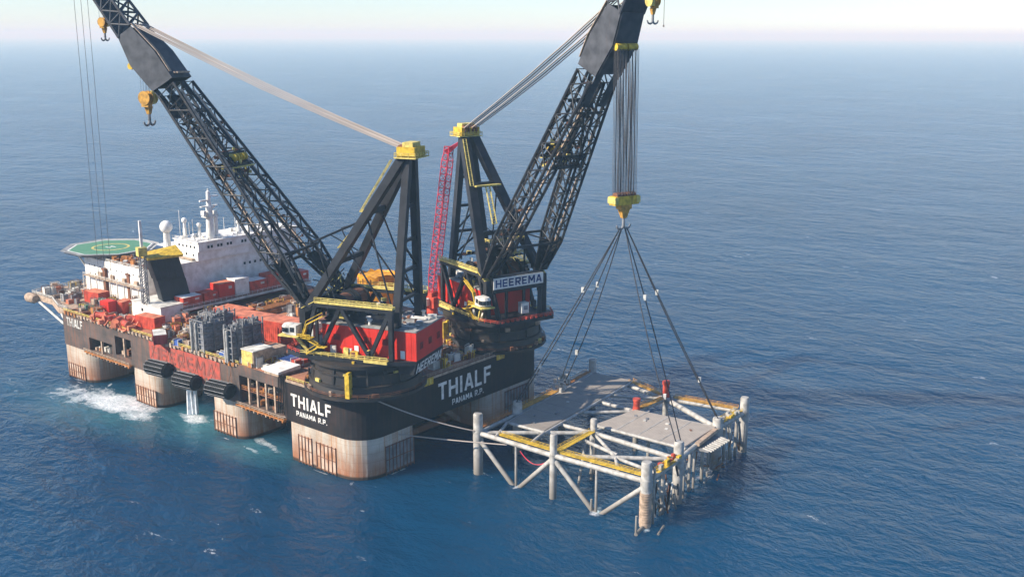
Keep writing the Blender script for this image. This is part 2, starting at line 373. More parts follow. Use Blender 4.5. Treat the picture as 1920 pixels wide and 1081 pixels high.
TEAL = [(380, 795, 44, 20, R(97), .62), (470, 838, 34, 14, R(95), .5), (240, 772, 60, 26, R(100), .5), (60, 750, 50, 14, R(80), .15), (560, 870, 25, 12, R(90), .15)]
build_sea()

# ------------------------------------------------------------------ vessel
H = 25.7; LEN = 165.3; WID = 88.4
vessel = tag(empty('crane_vessel', (0, 0, 0)), 'huge black and white semi-submersible crane vessel with rusty columns, helideck and white bridge', 'ship')
def hull_outline(notches):
    pts = rounded(0, 0, WID, LEN, (9, 9, 3, 0))
    # left side runs from (0,LEN) down to (0,9): add notches there (last point of the ring is (0,LEN))
    add = []
    for y1, y0, d in sorted(notches, reverse=True): add += [(0, y1), (d, y1), (d, y0), (0, y0)]
    return pts+add
N1 = (147.2, 131.6, 7.0); N2 = (129.3, 118.9, 9.0); N3 = (56.5, 35.0, 8.0)
hb = MB()
bands = [(12.6, 13.4, []), (13.4, 15.2, [N1, N3]), (15.2, 18.5, [N1, N2, N3]), (18.5, 22.4, [N2, N3]), (22.4, H, [])]
for z0, z1, ns in bands: hb.prism(hull_outline(ns), z0, z1)
hb.build('hull', 'hull', vessel)
for (x0, y0, x1, y1, r) in ((0, 0, 23, 33, (9, 3, 3, 2.5)), (WID-23-10, 0, WID, 33, (5, 9, 3, 3)), (0, 55, 20, 72, (5, 6, 4, 2)), (WID-20, 55, WID, 72, (6, 5, 2, 4)),
                            (0, 102.5, 20, 118.6, (5, 6, 4, 1)), (WID-20, 102.5, WID, 118.6, (6, 5, 1, 4)), (0, 145.5, 20, LEN, (7, 7, 3, 1)), (WID-20, 145.5, WID, LEN, (7, 7, 1, 3))):
    mb = MB(); mb.prism(rounded(x0, y0, x1, y1, r), -6, 12.6); mb.build('column', 'hull', vessel)
# deck plating laid on the hull
dk = MB(); dk.prism(rounded(.6, .6, WID-.6, LEN-.6, (8.5, 8.5, 2.5, 0)), H-.002, H+.05); dk.build('deck_plating', 'deck', vessel)
M['gridtan'] = paint('grid_tan', (.50, .38, .29), .75, c2=(.34, .17, .09), rust=.4, rustc=(.25, .09, .04), sc1=.25)
# rusty fender grids on the flat column faces
def grid_side(y0, y1, z0, z1, step=1.5):
    g = MB(); g.box((-.08, y0, z0), (.05, y1, z1), 1)
    k = int((y1-y0)/step)
    for i in range(k+1):
        y = y0+(y1-y0)*i/k; g.box((-.34, y-.07, z0-.6), (-.083, y+.07, z1+.15), 0)
    for z in (z0+.4, (z0+z1)/2, z1-.1): g.box((-.42, y0, z-.11), (-.345, y1, z+.11), 0)
    g.build('fender_grid', ['rust', 'gridtan'], vessel)
def grid_stern(x0, x1, z0, z1, step=1.5):
    g = MB(); g.box((x0, -.08, z0), (x1, .05, z1), 1)
    k = int((x1-x0)/step)
    for i in range(k+1):
        x = x0+(x1-x0)*i/k; g.box((x-.07, -.34, z0-.6), (x+.07, -.083, z1+.15), 0)
    for z in (z0+.4, (z0+z1)/2, z1-.1): g.box((x0, -.42, z-.11), (x1, -.345, z+.11), 0)
    g.build('fender_grid', ['rust', 'grey'], vessel)
grid_side(11.2, 19.8, .3, 8.8, 1.6); grid_side(22, 28, .3, 9.2, 1.5)
grid_side(59.5, 71, .5, 7.2); grid_side(105, 117.5, .3, 6.4); grid_side(152, 163.5, .3, 5.8)
grid_stern(9.5, 21.5, .5, 9.2); grid_stern(66, 79, .5, 11.5)
# braces under the deck
for p0, p1, r_ in (((23, 8, 2), (38, 14, 12.8), .9), ((55, 10, 2), (42, 14, 12.8), .9), ((20, 64, 3), (WID-20, 64, 3), 1.2), ((20, 110, 3), (WID-20, 110, 3), 1.2), ((20, 155, 3), (WID-20, 155, 3), 1.2), ((23, 16, 1.5), (55, 16, 1.5), 1.3)):
    MB().tube(p0, p1, r_, n=10).build('brace', 'hull', vessel, True)
# painted lettering
lettering('stern_name', 'THIALF', 'letter', vessel, (33, -.03, 17.2), (1, 0, 0), (0, 0, 1), 26, 5.6, .035)
lettering('stern_port', 'PANAMA R.P.', 'letter', vessel, (39.5, -.03, 14.1), (1, 0, 0), (0, 0, 1), 15.5, 1.9, .03)
lettering('side_name', 'THIALF', 'letter', vessel, (-.03, 31.0, 17.9), (0, -1, 0), (0, 0, 1), 18.5, 4.0, .035)
lettering('side_port', 'PANAMA R.P.', 'letter', vessel, (-.03, 28.6, 15.2), (0, -1, 0), (0, 0, 1), 14, 1.6, .03)
lettering('bow_name', 'THIALF', 'offwhite', vessel, (-.03, 162.5, 20.6), (0, -1, 0), (0, 0, 1), 11.5, 3.3, .03)
rb = MB(); random.seed(3)
y = 66.5
while y < 107:                                                       # faded red band with ragged streaked foot
    wd = random.uniform(.5, 1.3); rb.box((-.05, y, 16.6+random.uniform(-1.6, 1.6)), (.02, min(y+wd, 107), 24.6)); y += wd
M['fadedred'] = paint('faded_red', (.42, .072, .046), .65, c2=(.25, .075, .055), rust=.5, rustc=(.2, .1, .08), sc1=.5)
rb.build('red_band', 'fadedred', vessel)
M['fadedletter'] = paint('faded_letter', (.27, .085, .065), .7, rust=.3, sc1=.5)
lettering('side_lettering', 'HEEREMA', 'fadedletter', vessel, (-.09, 105.6, 18.6), (0, -1, 0), (0, 0, 1), 36.5, 4.6, .05)
# yellow name boards / bollard plates along the stern edge
for x in (28.2, 63.2):
    yb = MB(); yb.box((x-1.6, -.35, 23.6), (x+2.4, -.03, 25.9)); yb.box((x-.6, -.5, 24.0), (x, -.36, 25.5), 1); yb.box((x+.8, -.5, 24.0), (x+1.3, -.36, 25.5), 1)
    yb.build('edge_plate', ['yellow', 'paleyellow'], vessel)
# orange walkways with rails outside the side openings
def walkway(y0, y1, z, name='side_walkway'):
    k = MB(); k.box((-1.6, y0, z-.35), (-.03, y1, z), 0); railing(k, [(-1.5, y1, z), (-1.5, y0, z)], 1.1, .09, 2.2, 1)
    n_ = int((y1-y0)/2)
    for i in range(n_): k.box((-1.7, y0+2*i+.2, z-.9), (-.4, y0+2*i+.7, z-.36), i % 3)
    k.build(name, ['orange', 'tan', 'rust'], vessel)
walkway(118.6, 149, 13.2); walkway(33.2, 57, 12.9)
# floors and posts in the openings
for (y1, y0, d), z0, z1 in ((N3, 13.4, 22.4), (N2, 15.2, 22.4), (N1, 13.4, 18.5)):
    p = MB(); k = 5 if d == 8 else 2
    for i in range(1, k):
        yy = y0+(y1-y0)*i/k; p.box((.3, yy-.35, z0), (1.1, yy+.35, z1), 0)
    if d == 8:
        p.box((.5, y0, 17.6), (d, y1, 17.9), 1); railing(p, [(.6, y1, 17.9), (.6, y0, 17.9)], 1.1, .08, 2, 2)
    for i in range(14):
        yy = random.uniform(y0+.6, y1-1.2); s_ = random.uniform(.5, 1.5); zz = z0 if d != 8 or i % 2 else 17.9
        p.box((1.5+random.random()*3, yy, zz), (2.8+random.random()*3, yy+s_, zz+random.uniform(.6, 2.2)), random.choice((0, 1, 2, 3)))
    p.build('opening_fittings', ['tan', 'rust', 'orange', 'offwhite'], vessel)
# deck edge rails with tan kick plate
rl = MB()
railing(rl, [(.4, LEN-.5, H), (.4, 57, H)], 1.15, .10, 2.4, 0); railing(rl, [(.4, 33, H), (.4, 9.2, H)], 1.15, .1, 2.4, 0)
for i in range(8):
    a = R(180+90*i/8); b_ = R(180+90*(i+1)/8)
    railing(rl, [(9+8.6*math.cos(a), 9+8.6*math.sin(a), H), (9+8.6*math.cos(b_), 9+8.6*math.sin(b_), H)], 1.15, .1, 2.4, 0)
    railing(rl, [(WID-9-8.6*math.cos(a), 9+8.6*math.sin(a), H), (WID-9-8.6*math.cos(b_), 9+8.6*math.sin(b_), H)], 1.15, .1, 2.4, 1)
railing(rl, [(9, .4, H), (WID-9, .4, H)], 1.15, .1, 2.6, 1)
rl.box((-.25, 57, H-.55), (-.02, LEN, H+.25), 1); rl.box((9, -.25, H-.5), (WID-9, -.02, H+.25), 1); rl.box((-.25, 9, H-.5), (-.02, 33, H+.25), 1)
for i in range(46):
    yy = 58+i*2.3; rl.box((-.7, yy, H-.3-random.random()*.6), (-.28, yy+random.uniform(.4, 1.3), H+random.uniform(.1, .9)), random.choice((1, 1, 2)))
rl.build('deck_edge_railing', ['paleyellow', 'tan', 'orange'], vessel)
# bow platform overhanging beyond the hull
bp_ = MB()
outline = [(2, LEN), (2, 172), (7, 186), (7, 202), (14, 204), (60, 204), (74, 190), (80, LEN)]
bp_.prism(outline[::-1], 23.4, H)
bp_.build('bow_platform', 'tan', vessel)
for a, b_ in (((7.4, 200, 23.6), (1.2, LEN, 19.5)), ((3, 172, 23.6), (1.2, LEN, 20.5)), ((30, 202, 23.6), (25, LEN, 15)), ((60, 202, 23.6), (55, LEN, 15))): MB().tube(a, b_, .45, n=8).build('bow_strut', 'offwhite', vessel, True)
bt = MB(); bt.lathe([(.1, -3.4), (1.5, -3.2), (2.0, -2), (2.0, 2), (1.5, 3.2), (.1, 3.4)], (0, 0, 0), 16)
for i, v in enumerate(bt.v): bt.v[i] = (5.6+v[0], 199.5+v[2], 24.4+v[1])
bt.build('bow_roller', 'tan', vessel, True)
rr = MB(); railing(rr, [(2.2, LEN, H), (2.2, 172, H), (7.2, 186, H), (7.2, 202, H), (14, 203.7, H), (45, 203.7, H)], 1.2, .1, 2.2); rr.build('bow_railing', 'offwhite', vessel)

# --- accommodation block and bridge
acc = MB()
acc.box((24, 146, H), (84, 189, 40.2))
acc_o = acc.build('accommodation_block', 'white', vessel)
low = MB(); low.box((30, 131.2, H), (86, 145.95, 43.6)); low.box((70, 129.5, 39.5), (86, 131.19, 43))
fr_o = low.build('bridge_front', 'white', vessel)
bl = MB(); bl.box((21.6, 146, 33.0), (23.98, 187, 33.25), 1); railing(bl, [(21.7, 187, 33.25), (21.7, 146, 33.25)], 1.1, .08, 2.2, 0)
for y in range(147, 188, 5): bl.beam((21.8, y, H+.06), (21.8, y, 33), .3, m=0)
for y in (150, 158.5, 167, 176): bl.box((23.2, y, 33.26), (23.97, y+2.2, 35.2), 1)
bl.build('balcony', ['offwhite', 'tan'], acc_o)
brd = MB()
brd.box((38, 130, 43.6), (86, 145, 47.2)); brd.box((38, 129.2, 47.2), (86, 145.4, 50.7)); brd.box((37.5, 128.8, 50.7), (86.4, 145.8, 51.1))
brd.box((36.6, 132, 44.0), (37.98, 143, 44.4), 1)
bridge = brd.build('bridge', ['white', 'tan'], vessel)
def window(lo, hi, parent): MB().box(lo, hi).build('window', 'window', parent)
for x in (42, 43.5, 46.5, 48, 51, 52.5, 58, 59.5, 64, 68, 69.5): window((x, 129.1, 48.2), (x+.95, 129.25, 49.3), bridge)
for x in (60, 62.6, 65.2, 68, 73): window((x, 131.1, 38.6), (x+.95, 131.25, 39.6), fr_o)
for y in (131.5, 134, 136.5, 139, 141.5): window((37.9, y, 48.4), (38.05, y+.85, 49.3), bridge)
for y in (132.5, 137, 140.5): window((37.9, y, 45.3), (38.05, y+.85, 46.2), bridge)
for y in range(149, 187, 4):
    for z in (33.5, 37): window((23.93, y, z), (24.05, y+.6, z+.6), acc_o)
rr = MB(); railing(rr, [(37.7, 145.6, 51.1), (37.7, 129, 51.1), (86, 129, 51.1)], 1.1, .08, 2.2); rr.build('bridge_railing', 'white', bridge)
def MO(v): return (v[0], v[1], v[2])
ms = MB(); mx_, my_, m0 = 46.6, 133.2, 51.1
ms.lathe([(1.8, -1), (1.45, 7), (1.25, 17)], (mx_, my_, m0), 12); ms.box((mx_-2.6, my_-1.6, m0+11.5), (mx_+2.8, my_+1.6, m0+12.0)); ms.box((mx_-3.8, my_-.6, m0+17), (mx_+3.9, my_+.6, m0+17.5))
ms.lathe([(1.0, 17), (.75, 25), (.1, 25.5)], (mx_, my_, m0), 10); ms.tube((mx_, my_, m0+25), (mx_, my_, m0+26.5), .25); ms.box((mx_-4.2, my_-.5, m0+20), (mx_-1, my_+.2, m0+20.8)); ms.box((mx_+.9, my_-.6, m0+22), (mx_+4, my_, m0+22.7))
ms.beam((mx_, my_, m0+9), (mx_-2.6, my_, m0+12.4), .5); ms.beam((mx_, my_, m0+14.5), (mx_+3.5, my_, m0+17.4), .5); ms.tube((mx_+2.8, my_, m0), (mx_+2.8, my_, m0+11), .75, n=8); ms.box((mx_-3.2, my_-1, m0+12.6), (mx_-2, my_+1, m0+15)); ms.box((mx_+2.2, my_-1, m0+12.6), (mx_+3, my_+1, m0+14.4))
railing(ms, [(mx_-2.6, my_-1.6, m0+12), (mx_+2.8, my_-1.6, m0+12), (mx_+2.8, my_+1.6, m0+12), (mx_-2.6, my_+1.6, m0+12), (mx_-2.6, my_-1.6, m0+12)], 1, .1, 1.5)
ms.build('radar_mast', 'white', vessel, True)
def radome(x, y, z0, z1, r, mat='white'):
    k = MB(); k.lathe([(r*.62, z0), (r*.5, z1-r*.9)], (x, y, 0), 10); k.sphere((x, y, z1), r, 16)
    for t in range(3):
        a = t*2.1; k.beam((x+r*math.cos(a), y+r*math.sin(a), z0), (x+r*.5*math.cos(a), y+r*.5*math.sin(a), z0+(z1-z0)*.6), .2)
    k.build('radome', mat, vessel, True)
radome(36.4, 147.6, 40.2, 55.4, 2.5); radome(41, 142, 51.1, 58.0, 1.1); radome(45.5, 139, 51.1, 55.8, 1.0); radome(62, 136, 51.1, 55.2, .9); radome(39.5, 134, 51.1, 53.2, .7)
for (x, y, h) in ((39.5, 143, 11), (44, 141, 7), (62, 138, 10), (58, 140, 6), (41, 132, 4), (43, 142, 6), (53, 141, 5)): MB().tube((x, y, 51.1), (x, y, 51.1+h), .14, n=5).build('antenna', 'white', bridge)
for i in range(26):
    x = random.uniform(39, 84); y = random.uniform(131, 144); MB().cbox((x, y, 51.1), (random.uniform(.6, 2), random.uniform(.6, 2), random.uniform(.5, 1.6))).build('roof_box', 'white', bridge)
RISE = 0.0
for o in list(vessel.children):
    if o.name.startswith('bridge_front'):
        for v in o.data.vertices:
            if v.co.z > 43.5: v.co.z += RISE
    elif o.name == 'bridge': o.location.z = RISE
    elif o.name.startswith('radar_mast'): o.scale = (1, 1, .74); o.location.z = 51.1*.26+RISE
    elif o.name.startswith('radome') and not o.name == 'radome': o.location.z = RISE
# ledge deck in front of the bridge with sloping red girder below
lg = MB(); lg.box((22, 118.6, 28.8), (84, 131.18, 29.5), 1); lg.box((22, 118.4, 28.5), (84, 118.59, 29.4), 2)
lg.add([(25, 119, 28.78), (84, 119, 28.78), (84, 125, H+.06), (25, 125, H+.06), (25, 128, 28.78), (84, 128, 28.78), (84, 128, H+.06), (25, 128, H+.06)], [(0,1,2,3),(4,7,6,5),(0,3,7,4),(1,5,6,2)], 0)
railing(lg, [(22, 118.8, 29.5), (84, 118.8, 29.5)], 1.1, .08, 2.4, 2)
M['dimred'] = paint('dim_red', (.36, .06, .05), .6, rust=.25, sc1=.3)
lg.build('container_ledge', ['dimred', 'deck', 'offwhite'], vessel)
# --- helideck
hc = Vector((35.0, 187.0)); hz = 42.6; hr = 18.0
def octo(r, off=22.5): return [(hc.x+r*math.cos(R(off+45*k)), hc.y+r*math.sin(R(off+45*k))) for k in range(8)]
hd = MB(); hd.prism(octo(hr), hz-1.0, hz-.02); helideck = hd.build('helideck', 'grey', vessel)
k = MB(); k.prism(octo(hr-.9), hz-.03, hz+.02); k.build('landing_surface', 'green', helideck)
def ring(mb, r0, r1, z, n=48):
    vs = []; fs = []
    for i in range(n):
        t = 2*math.pi*i/n
        for r in (r0, r1): vs.append((hc.x+r*math.cos(t), hc.y+r*math.sin(t), z))
    for i in range(n): j = (i+1) % n; fs.append((2*i, 2*i+1, 2*j+1, 2*j))
    mb.add(vs, fs)
k = MB(); ring(k, 6.6, 7.6, hz+.03)
k.build('landing_circle', 'paleyellow', helideck)
k = MB()
for dx in (-1.2, 1.2): k.box((hc.x+dx-.3, hc.y-1.8, hz+.022), (hc.x+dx+.3, hc.y+1.8, hz+.035))
k.box((hc.x-.9, hc.y-.3, hz+.022), (hc.x+.9, hc.y+.3, hz+.035)); k.build('landing_letter', 'white', helideck)
k = MB(); o1 = octo(hr-.9); o2 = octo(hr-1.6)
k.add([(x, y, hz+.028) for x, y in o1+o2], [(i, (i+1) % 8, 8+(i+1) % 8, 8+i) for i in range(8)]); k.build('landing_border', 'white', helideck)
k = MB(); o1 = octo(hr); o2 = octo(hr+1.8)
k.add([(x, y, hz-.3) for x, y in o1]+[(x, y, hz+.1) for x, y in o2], [(i, 8+i, 8+(i+1) % 8, (i+1) % 8) for i in range(8)])
k.build('safety_net', 'lightgrey', helideck)
k = MB()
for x, y in octo(hr*.6): k.beam((x, y, hz-1), (x*.85+hc.x*.15, y*.85+hc.y*.15, 40.2), .5)
for kx in (26, 34, 42): k.beam((kx, 200, hz-1), (kx, 189.2, 33), .6)
k.build('helideck_supports', 'grey', helideck)
# lit tan roof clutter between helideck and bridge
k = MB()
for i in range(70):
    x = random.uniform(25, 37); y = random.uniform(147, 172); z = 40.2
    k.cbox((x, y, z), (random.uniform(.5, 2.4), random.uniform(.5, 2.4), random.uniform(.5, 2.2)), random.random(), random.randrange(4))
railing(k, [(24.2, 186, 40.2), (24.2, 146.2, 40.2)], 1.1, .09, 2.2, 1)
k.build('roof_equipment', ['tan', 'offwhite', 'rust', 'orange'], acc_o)

# ------------------------------------------------------------------ cranes
def make_crane(cx, cy, yaw, theta, m, label):
    "m = +1 cab on the crane's left, -1 on its right; local x forward, y left, z up from deck"
    root = tag(empty('tub_crane', (cx, cy, H+.05), yaw), label, 'crane', 'twin tub cranes on the stern deck')
    t = MB(); t.lathe([(18.6, 0), (18.6, .9), (17.2, 1.0), (16.6, 3.2), (17.2, 3.3), (17.2, 3.9), (16.4, 4.0), (16.0, 6.6), (16.5, 6.7), (16.5, 7.2), (16, 7.3), (16, 9.2), (17.2, 9.3), (17.2, 10.3), (10, 10.31)], n=72)
    for i in range(10):
        a = 2*math.pi*i/10+.2; t.beam((16.5*math.cos(a), 16.5*math.sin(a), 4), (16.2*math.cos(a), 16.2*math.sin(a), 9.2), .3, .5)
    tub = t.build('tub', 'tub', root, True)
    k = MB()
    for i in range(36):
        a, b_ = 2*math.pi*i/36, 2*math.pi*(i+1)/36
        railing(k, [(18.4*math.cos(a), 18.4*math.sin(a), .92), (18.4*math.cos(b_), 18.4*math.sin(b_), .92)], 1.1, .07, 3)
    k.build('tub_railing', 'rust', tub)
    rt_ = random.Random(31+int(cx))
    for i in range(26):
        a = rt_.uniform(0, 6.28); z_ = rt_.choice((.95, .95, 4.0, 7.3)); rr_ = 17.8 if z_ < 1 else 16.9
        MB().cbox((rr_*math.cos(a), rr_*math.sin(a), z_), (rt_.uniform(.4, 1), rt_.uniform(.6, 2.6), rt_.uniform(.5, 1.8)), a).build('tub_fitting', rt_.choice(('black', 'rust', 'orange', 'paleyellow', 'tan', 'black')), tub)
    # slewing platform
    p = MB(); p.prism([(-21.6, -9.4), (-14, -13), (14, -14.5), (20, -11.5), (20, 11.5), (14, 14.5), (-14, 13), (-21.6, 9.4)], 10.4, 11.6)
    p.build('slewing_platform', 'black', root)
    for s_ in (1, -1):
        k = MB()
        railing(k, [(-14, 13*s_, 11.6), (14, 14.4*s_, 11.6)], 1.2, .1, 2.2); k.box((-14, min(13*s_, 13.4*s_), 10.9), (13, max(13*s_, 13.4*s_), 11.7))
        k.box((-14, min(11.6*s_, 12.98*s_), 11.62), (14, max(11.6*s_, 12.98*s_), 11.75))
        k.build('platform_walkway', 'paleyellow', root)
    k = MB(); railing(k, [(14, -14.4, 11.6), (20, -11.4, 11.6), (20, 11.4, 11.6), (14, 14.4, 11.6)], 1.2, .1, 2.2)
    for i in range(12): k.sphere((19.6, -10.5+i*1.9, 11.9), .55, 8)
    k.build('front_railing', 'contred', root)
    # machinery house
    h = MB(); h.box((-21.6, -9.4, 11.62), (9, 9.4, 20.2), 0); h.box((-21.8, -9.6, 20.2), (9.2, 9.6, 20.7), 1)
    h.add([(-21.6, -9.4, 11.6), (-21.6, 9.4, 11.6), (-20.6, 9.4, 7.4), (-20.6, -9.4, 7.4), (-15, -9.4, 11.6), (-15, 9.4, 11.6), (-16, 9.4, 7.4), (-16, -9.4, 7.4)],
          [(0, 1, 2, 3), (4, 7, 6, 5), (0, 3, 7, 4), (1, 5, 6, 2), (3, 2, 6, 7)], 2)
    for i in range(11):
        for s_ in (1, -1): h.box((-20+i*2.7, min(9.4*s_, 9.46*s_), 12), (-19.85+i*2.7, max(9.4*s_, 9.46*s_), 20))
    house = h.build('machinery_house', ['red', 'roof', 'black'], root)
    d = MB()
    for u in (-3, -18): 
        for s_ in (1, -1): d.box((u, min(9.47*s_, 9.6*s_), 12), (u+1.4, max(9.47*s_, 9.6*s_), 14.4))
    d.build('door', 'white', house)
    for s_ in (1, -1):
        for u in (-13, -7, 3):
            MB().box((u, min(9.47*s_, 9.62*s_), 15.6), (u+2.2, max(9.47*s_, 9.62*s_), 17.4)).build('vent', 'dimvent', house)
    for v in (-6, 0, 6): MB().box((-21.76, v-1, 14.6), (-21.63, v+1, 16.6)).build('vent', 'dimvent', house)
    rnd = random.Random(int(cx))
    k = MB()
    for i in range(40):
        k.cbox((rnd.uniform(-20.5, 7), rnd.uniform(-8.5, 8.5), 20.7), (rnd.uniform(.4, 2.8), rnd.uniform(.4, 2), rnd.uniform(.2, 1.3)), rnd.random()*.4, rnd.choice((0, 0, 1, 2, 3)))
    for i in range(8):
        u, v = rnd.uniform(-19, 6), rnd.uniform(-8, 8); k.lathe([(.5, 20.7), (.5, 21.9), (.8, 22), (.8, 22.4)], (u, v, 0), 10, 1)
    for i in range(5):
        v = rnd.uniform(-8, 8); k.tube((-20, v, 20.95), (7, v+rnd.uniform(-1, 1), 20.95), .15, m=1)
    k.build('roof_equipment', ['roof', 'white', 'rust', 'offwhite'], house)
    lettering('house_lettering', 'HEEREMA', 'white', house, (-21.15, 9.0, 7.75), (0, -1, 0), (-1, 0, 4.2), 17.5, 3.2, .03)
    # side girders: yellow top chord and black V bracing
    for s_ in (1, -1):
        g = MB(); v = 11.25*s_; zt = 27.4
        g.beam((-15.6, v, zt-1.1), (9.7, v, zt-1.1), 1.5, 1.15, 1); g.beam((9.7, v, zt-.9), (14.2, v, 24), 1.5, 1.6, 1)
        g.box((-15.6, v-1.0, zt-.5), (9.7, v+1.0, zt+.12), 0); g.beam((9.7, v, zt+.02), (14.2, v, 25), 2.0, .2, 0)
        railing(g, [(-15.6, v+.9*s_, zt+.1), (9.7, v+.9*s_, zt+.1)], 1.1, .1, 2.2, 0)
        for a, b_ in (((1.6, zt-1.2), (9, 12)), ((1.6, zt-1.2), (-7.6, 12)), ((-7.6, 12), (-14.4, zt-1.2)), ((9.7, zt-1.2), (14, 12.2))):
            g.beam((a[0], v, a[1]), (b_[0], v, b_[1]), 1.1, 1.2, 1, Vector((0, 1, 0)))
        g.beam((-14.6, v, zt-1.5), (-14.6, v, 11.7), 1.3, 1.3, 1)
        g.beam((14, v, 25), (14, v, 11.7), 1.7, 2.0, 1)
        g.build('side_girder', ['paleyellow', 'black'], root)
    # front frame with name board
    f = MB(); f.box((13.4, -10.2, 20.8), (15.8, 10.2, 26.2)); f.beam((14.8, -9.5, 20.8), (16.5, -8, 11.7), 1.4, 1.4); f.beam((14.8, 9.5, 20.8), (16.5, 8, 11.7), 1.4, 1.4)
    for v in (-4, 3): f.beam((14.6, v, 20.8), (14.6, v, 11.7), .8)
    f.box((10, -11, 24.5), (13.3, 11, 25)); f.build('front_frame', 'black', root)
    sg = MB(); sg.box((15.83, -9.9, 22.2), (16.1, 9.9, 25.9)); sign = sg.build('name_board', 'white', root)
    lettering('board_lettering', 'HEEREMA', 'navy', sign, (16.13, -9.2, 22.75), (0, 1, 0), (0, 0, 1), 18.4, 2.6, .035)
    k = MB(); k.box((16.4, -.5, 13.4), (18.6, 2.4, 17)); k.box((18.62, .3, 14.6), (18.7, 1.8, 16), 1); k.build('front_cabin', ['offwhite', 'grey'], root)
    # driver's cab on a bracket beside the boom foot
    c = MB(); v0 = m*14.2; u0 = 17.4
    c.lathe([(1.3, 17.6), (1.95, 18.0), (2.0, 19.9), (1.5, 20.6), (.1, 20.8)], (u0, v0, 0), 12, 0)
    c.box((u0-3.4, v0-1.7, 17.6), (u0, v0+1.7, 20.5), 0); c.box((u0-4.4, v0-2.4, 17.1), (u0+2.4, v0+2.4, 17.5), 2)
    for i in range(7):
        a = R(-100+i*33) ; c.cbox((u0+1.97*math.cos(a), v0+1.97*math.sin(a), 18.4), (.12, .95, 1.3), a, 1)
    c.box((u0-2.8, v0+m*1.7-.06, 18.5), (u0-1.4, v0+m*1.7+.06, 19.9), 1)
    c.beam((u0-2, v0, 17), (12, m*13, 12.5), .8, .8, 2)
    c.build('driver_cab', ['offwhite', 'window', 'paleyellow'], root)
    # zigzag yellow stairs on the cab side
    st = MB(); vs_ = m*14.4
    for a, b_ in (((12.5, 17), (7.2, 14.6)), ((7.2, 14.6), (11.5, 12)), ((11, 21), (12.5, 17)), ((5.5, 24), (11, 21))):
        st.beam((a[0], vs_, a[1]), (b_[0], vs_, b_[1]), 1.2, .35); st.beam((a[0], vs_+m*.6, a[1]+1.1), (b_[0], vs_+m*.6, b_[1]+1.1), .15)
    st.box((5, min(vs_-.9, vs_+.9), 14.4), (8, max(vs_-.9, vs_+.9), 14.6)); st.box((9.5, vs_-1.3, 16.8), (14, vs_+1.3, 17))
    railing(st, [(9.5, vs_+m*1.3, 17), (14, vs_+m*1.3, 17)], 1.1, .1, 1.5)
    st.build('access_stairs', 'yellow', root)
    st = MB(); st.box((-4.2, m*17.2-1, 1), (-2.8, m*17.2+1, 8)); st.box((-3.8, m*13.5-.5, 8.02), (-3, m*17.2+.6, 8.5)); st.box((-3.8, m*13.5-.5, 8.52), (-3, m*13.5+.5, 11)); st.build('stair_tower', 'yellow', root)
    rq = random.Random(77+int(cx))
    for i in range(30):
        u = rq.uniform(-13, 13); v = rq.choice((1, -1))*rq.uniform(9.9, 12.6); z_ = 11.76 if rq.random() < .6 else rq.uniform(20.8, 23)
        if z_ > 12: v = rq.uniform(-8.6, 8.6); z_ = 20.72; u = rq.uniform(-2, 12)
        if z_ > 12 and u > 8: continue
        MB().cbox((u, v, z_), (rq.uniform(.6, 2.4), rq.uniform(.5, 1.1), rq.uniform(.6, 2.6)), 0).build('machinery', rq.choice(('black', 'paleyellow', 'yellow', 'rust', 'offwhite', 'black')), root)
    # A-frame
    ap = Vector((-16.4, 0, 71.5)); A = MB()
    for s_ in (1, -1):
        A.beam(ap+Vector((1.2, s_*1.8, -2)), (12.2, s_*11.0, 25.5), 2.3, 3.2, 0, Vector((0, 1, 0)), 2.1, 2.8)
    a1 = Vector((ap.x+1.2, 1.8, 69.5)).lerp(Vector((12.2, 11, 25.5)), .36); a2 = Vector((a1.x, -a1.y, a1.z)); A.beam(a1, a2, 1.7)
    a1 = Vector((ap.x+1.2, 1.8, 69.5)).lerp(Vector((12.2, 11, 25.5)), .7); a2 = Vector((a1.x, -a1.y, a1.z)); A.beam(a1, a2, 1.4)
    A.build('a_frame_front_leg', 'frame', root)
    B = MB()
    for s_ in (1, -1):
        B.beam(ap+Vector((0, s_*1.6, -1.5)), (-14.6, s_*7.8, 20.75), 2.0, 2.2, 0, Vector((1, 0, 0)))
    for f_ in (.3, .5, .68, .85):
        q = Vector((ap.x, 1.6, 70)).lerp(Vector((-14.6, 7.8, 20.7)), f_); B.beam(q, (q.x, -q.y, q.z), .9)
    for f0, f1 in ((.5, .68), (.68, .85)):
        q = Vector((ap.x, 1.6, 70)).lerp(Vector((-14.6, 7.8, 20.7)), f0); q2 = Vector((ap.x, -1.6, 70)).lerp(Vector((-14.6, -7.8, 20.7)), f1); B.beam(q, q2, .5)
    B.build('a_frame_rear_leg', 'frame', root)
    b = MB()
    for s_ in (1, -1):
        q = ap.lerp(Vector((12.2, s_*11, 25.5)), .42); b.tube(q, (-14, s_*8, 24), .28); q = ap.lerp(Vector((12.2, s_*11, 25.5)), .62); b.tube(q, (-14, s_*8, 22), .28)
    b.build('a_frame_brace', 'black', root)
    hd_ = MB(); hd_.box((ap.x-3, -3.6, 69.6), (ap.x+2.6, 3.6, 72.3), 0); hd_.box((ap.x-3.8, -4.6, 69.2), (ap.x+3, 4.6, 69.5), 1); hd_.box((ap.x-2, -2.6, 72.3), (ap.x+1.2, 2.6, 73.6), 1)
    railing(hd_, [(ap.x-3.7, -4.5, 69.5), (ap.x+2.9, -4.5, 69.5), (ap.x+2.9, 4.5, 69.5), (ap.x-3.7, 4.5, 69.5), (ap.x-3.7, -4.5, 69.5)], 1.2, .1, 1.8, 1)
    for v in (-2.2, -.9, .9, 2.2):
        for n_ in (0,):
            hd_.tube((ap.x+1.6, v-.35, 71.5), (ap.x+1.6, v+.35, 71.5), 1.5, n=14, m=2)
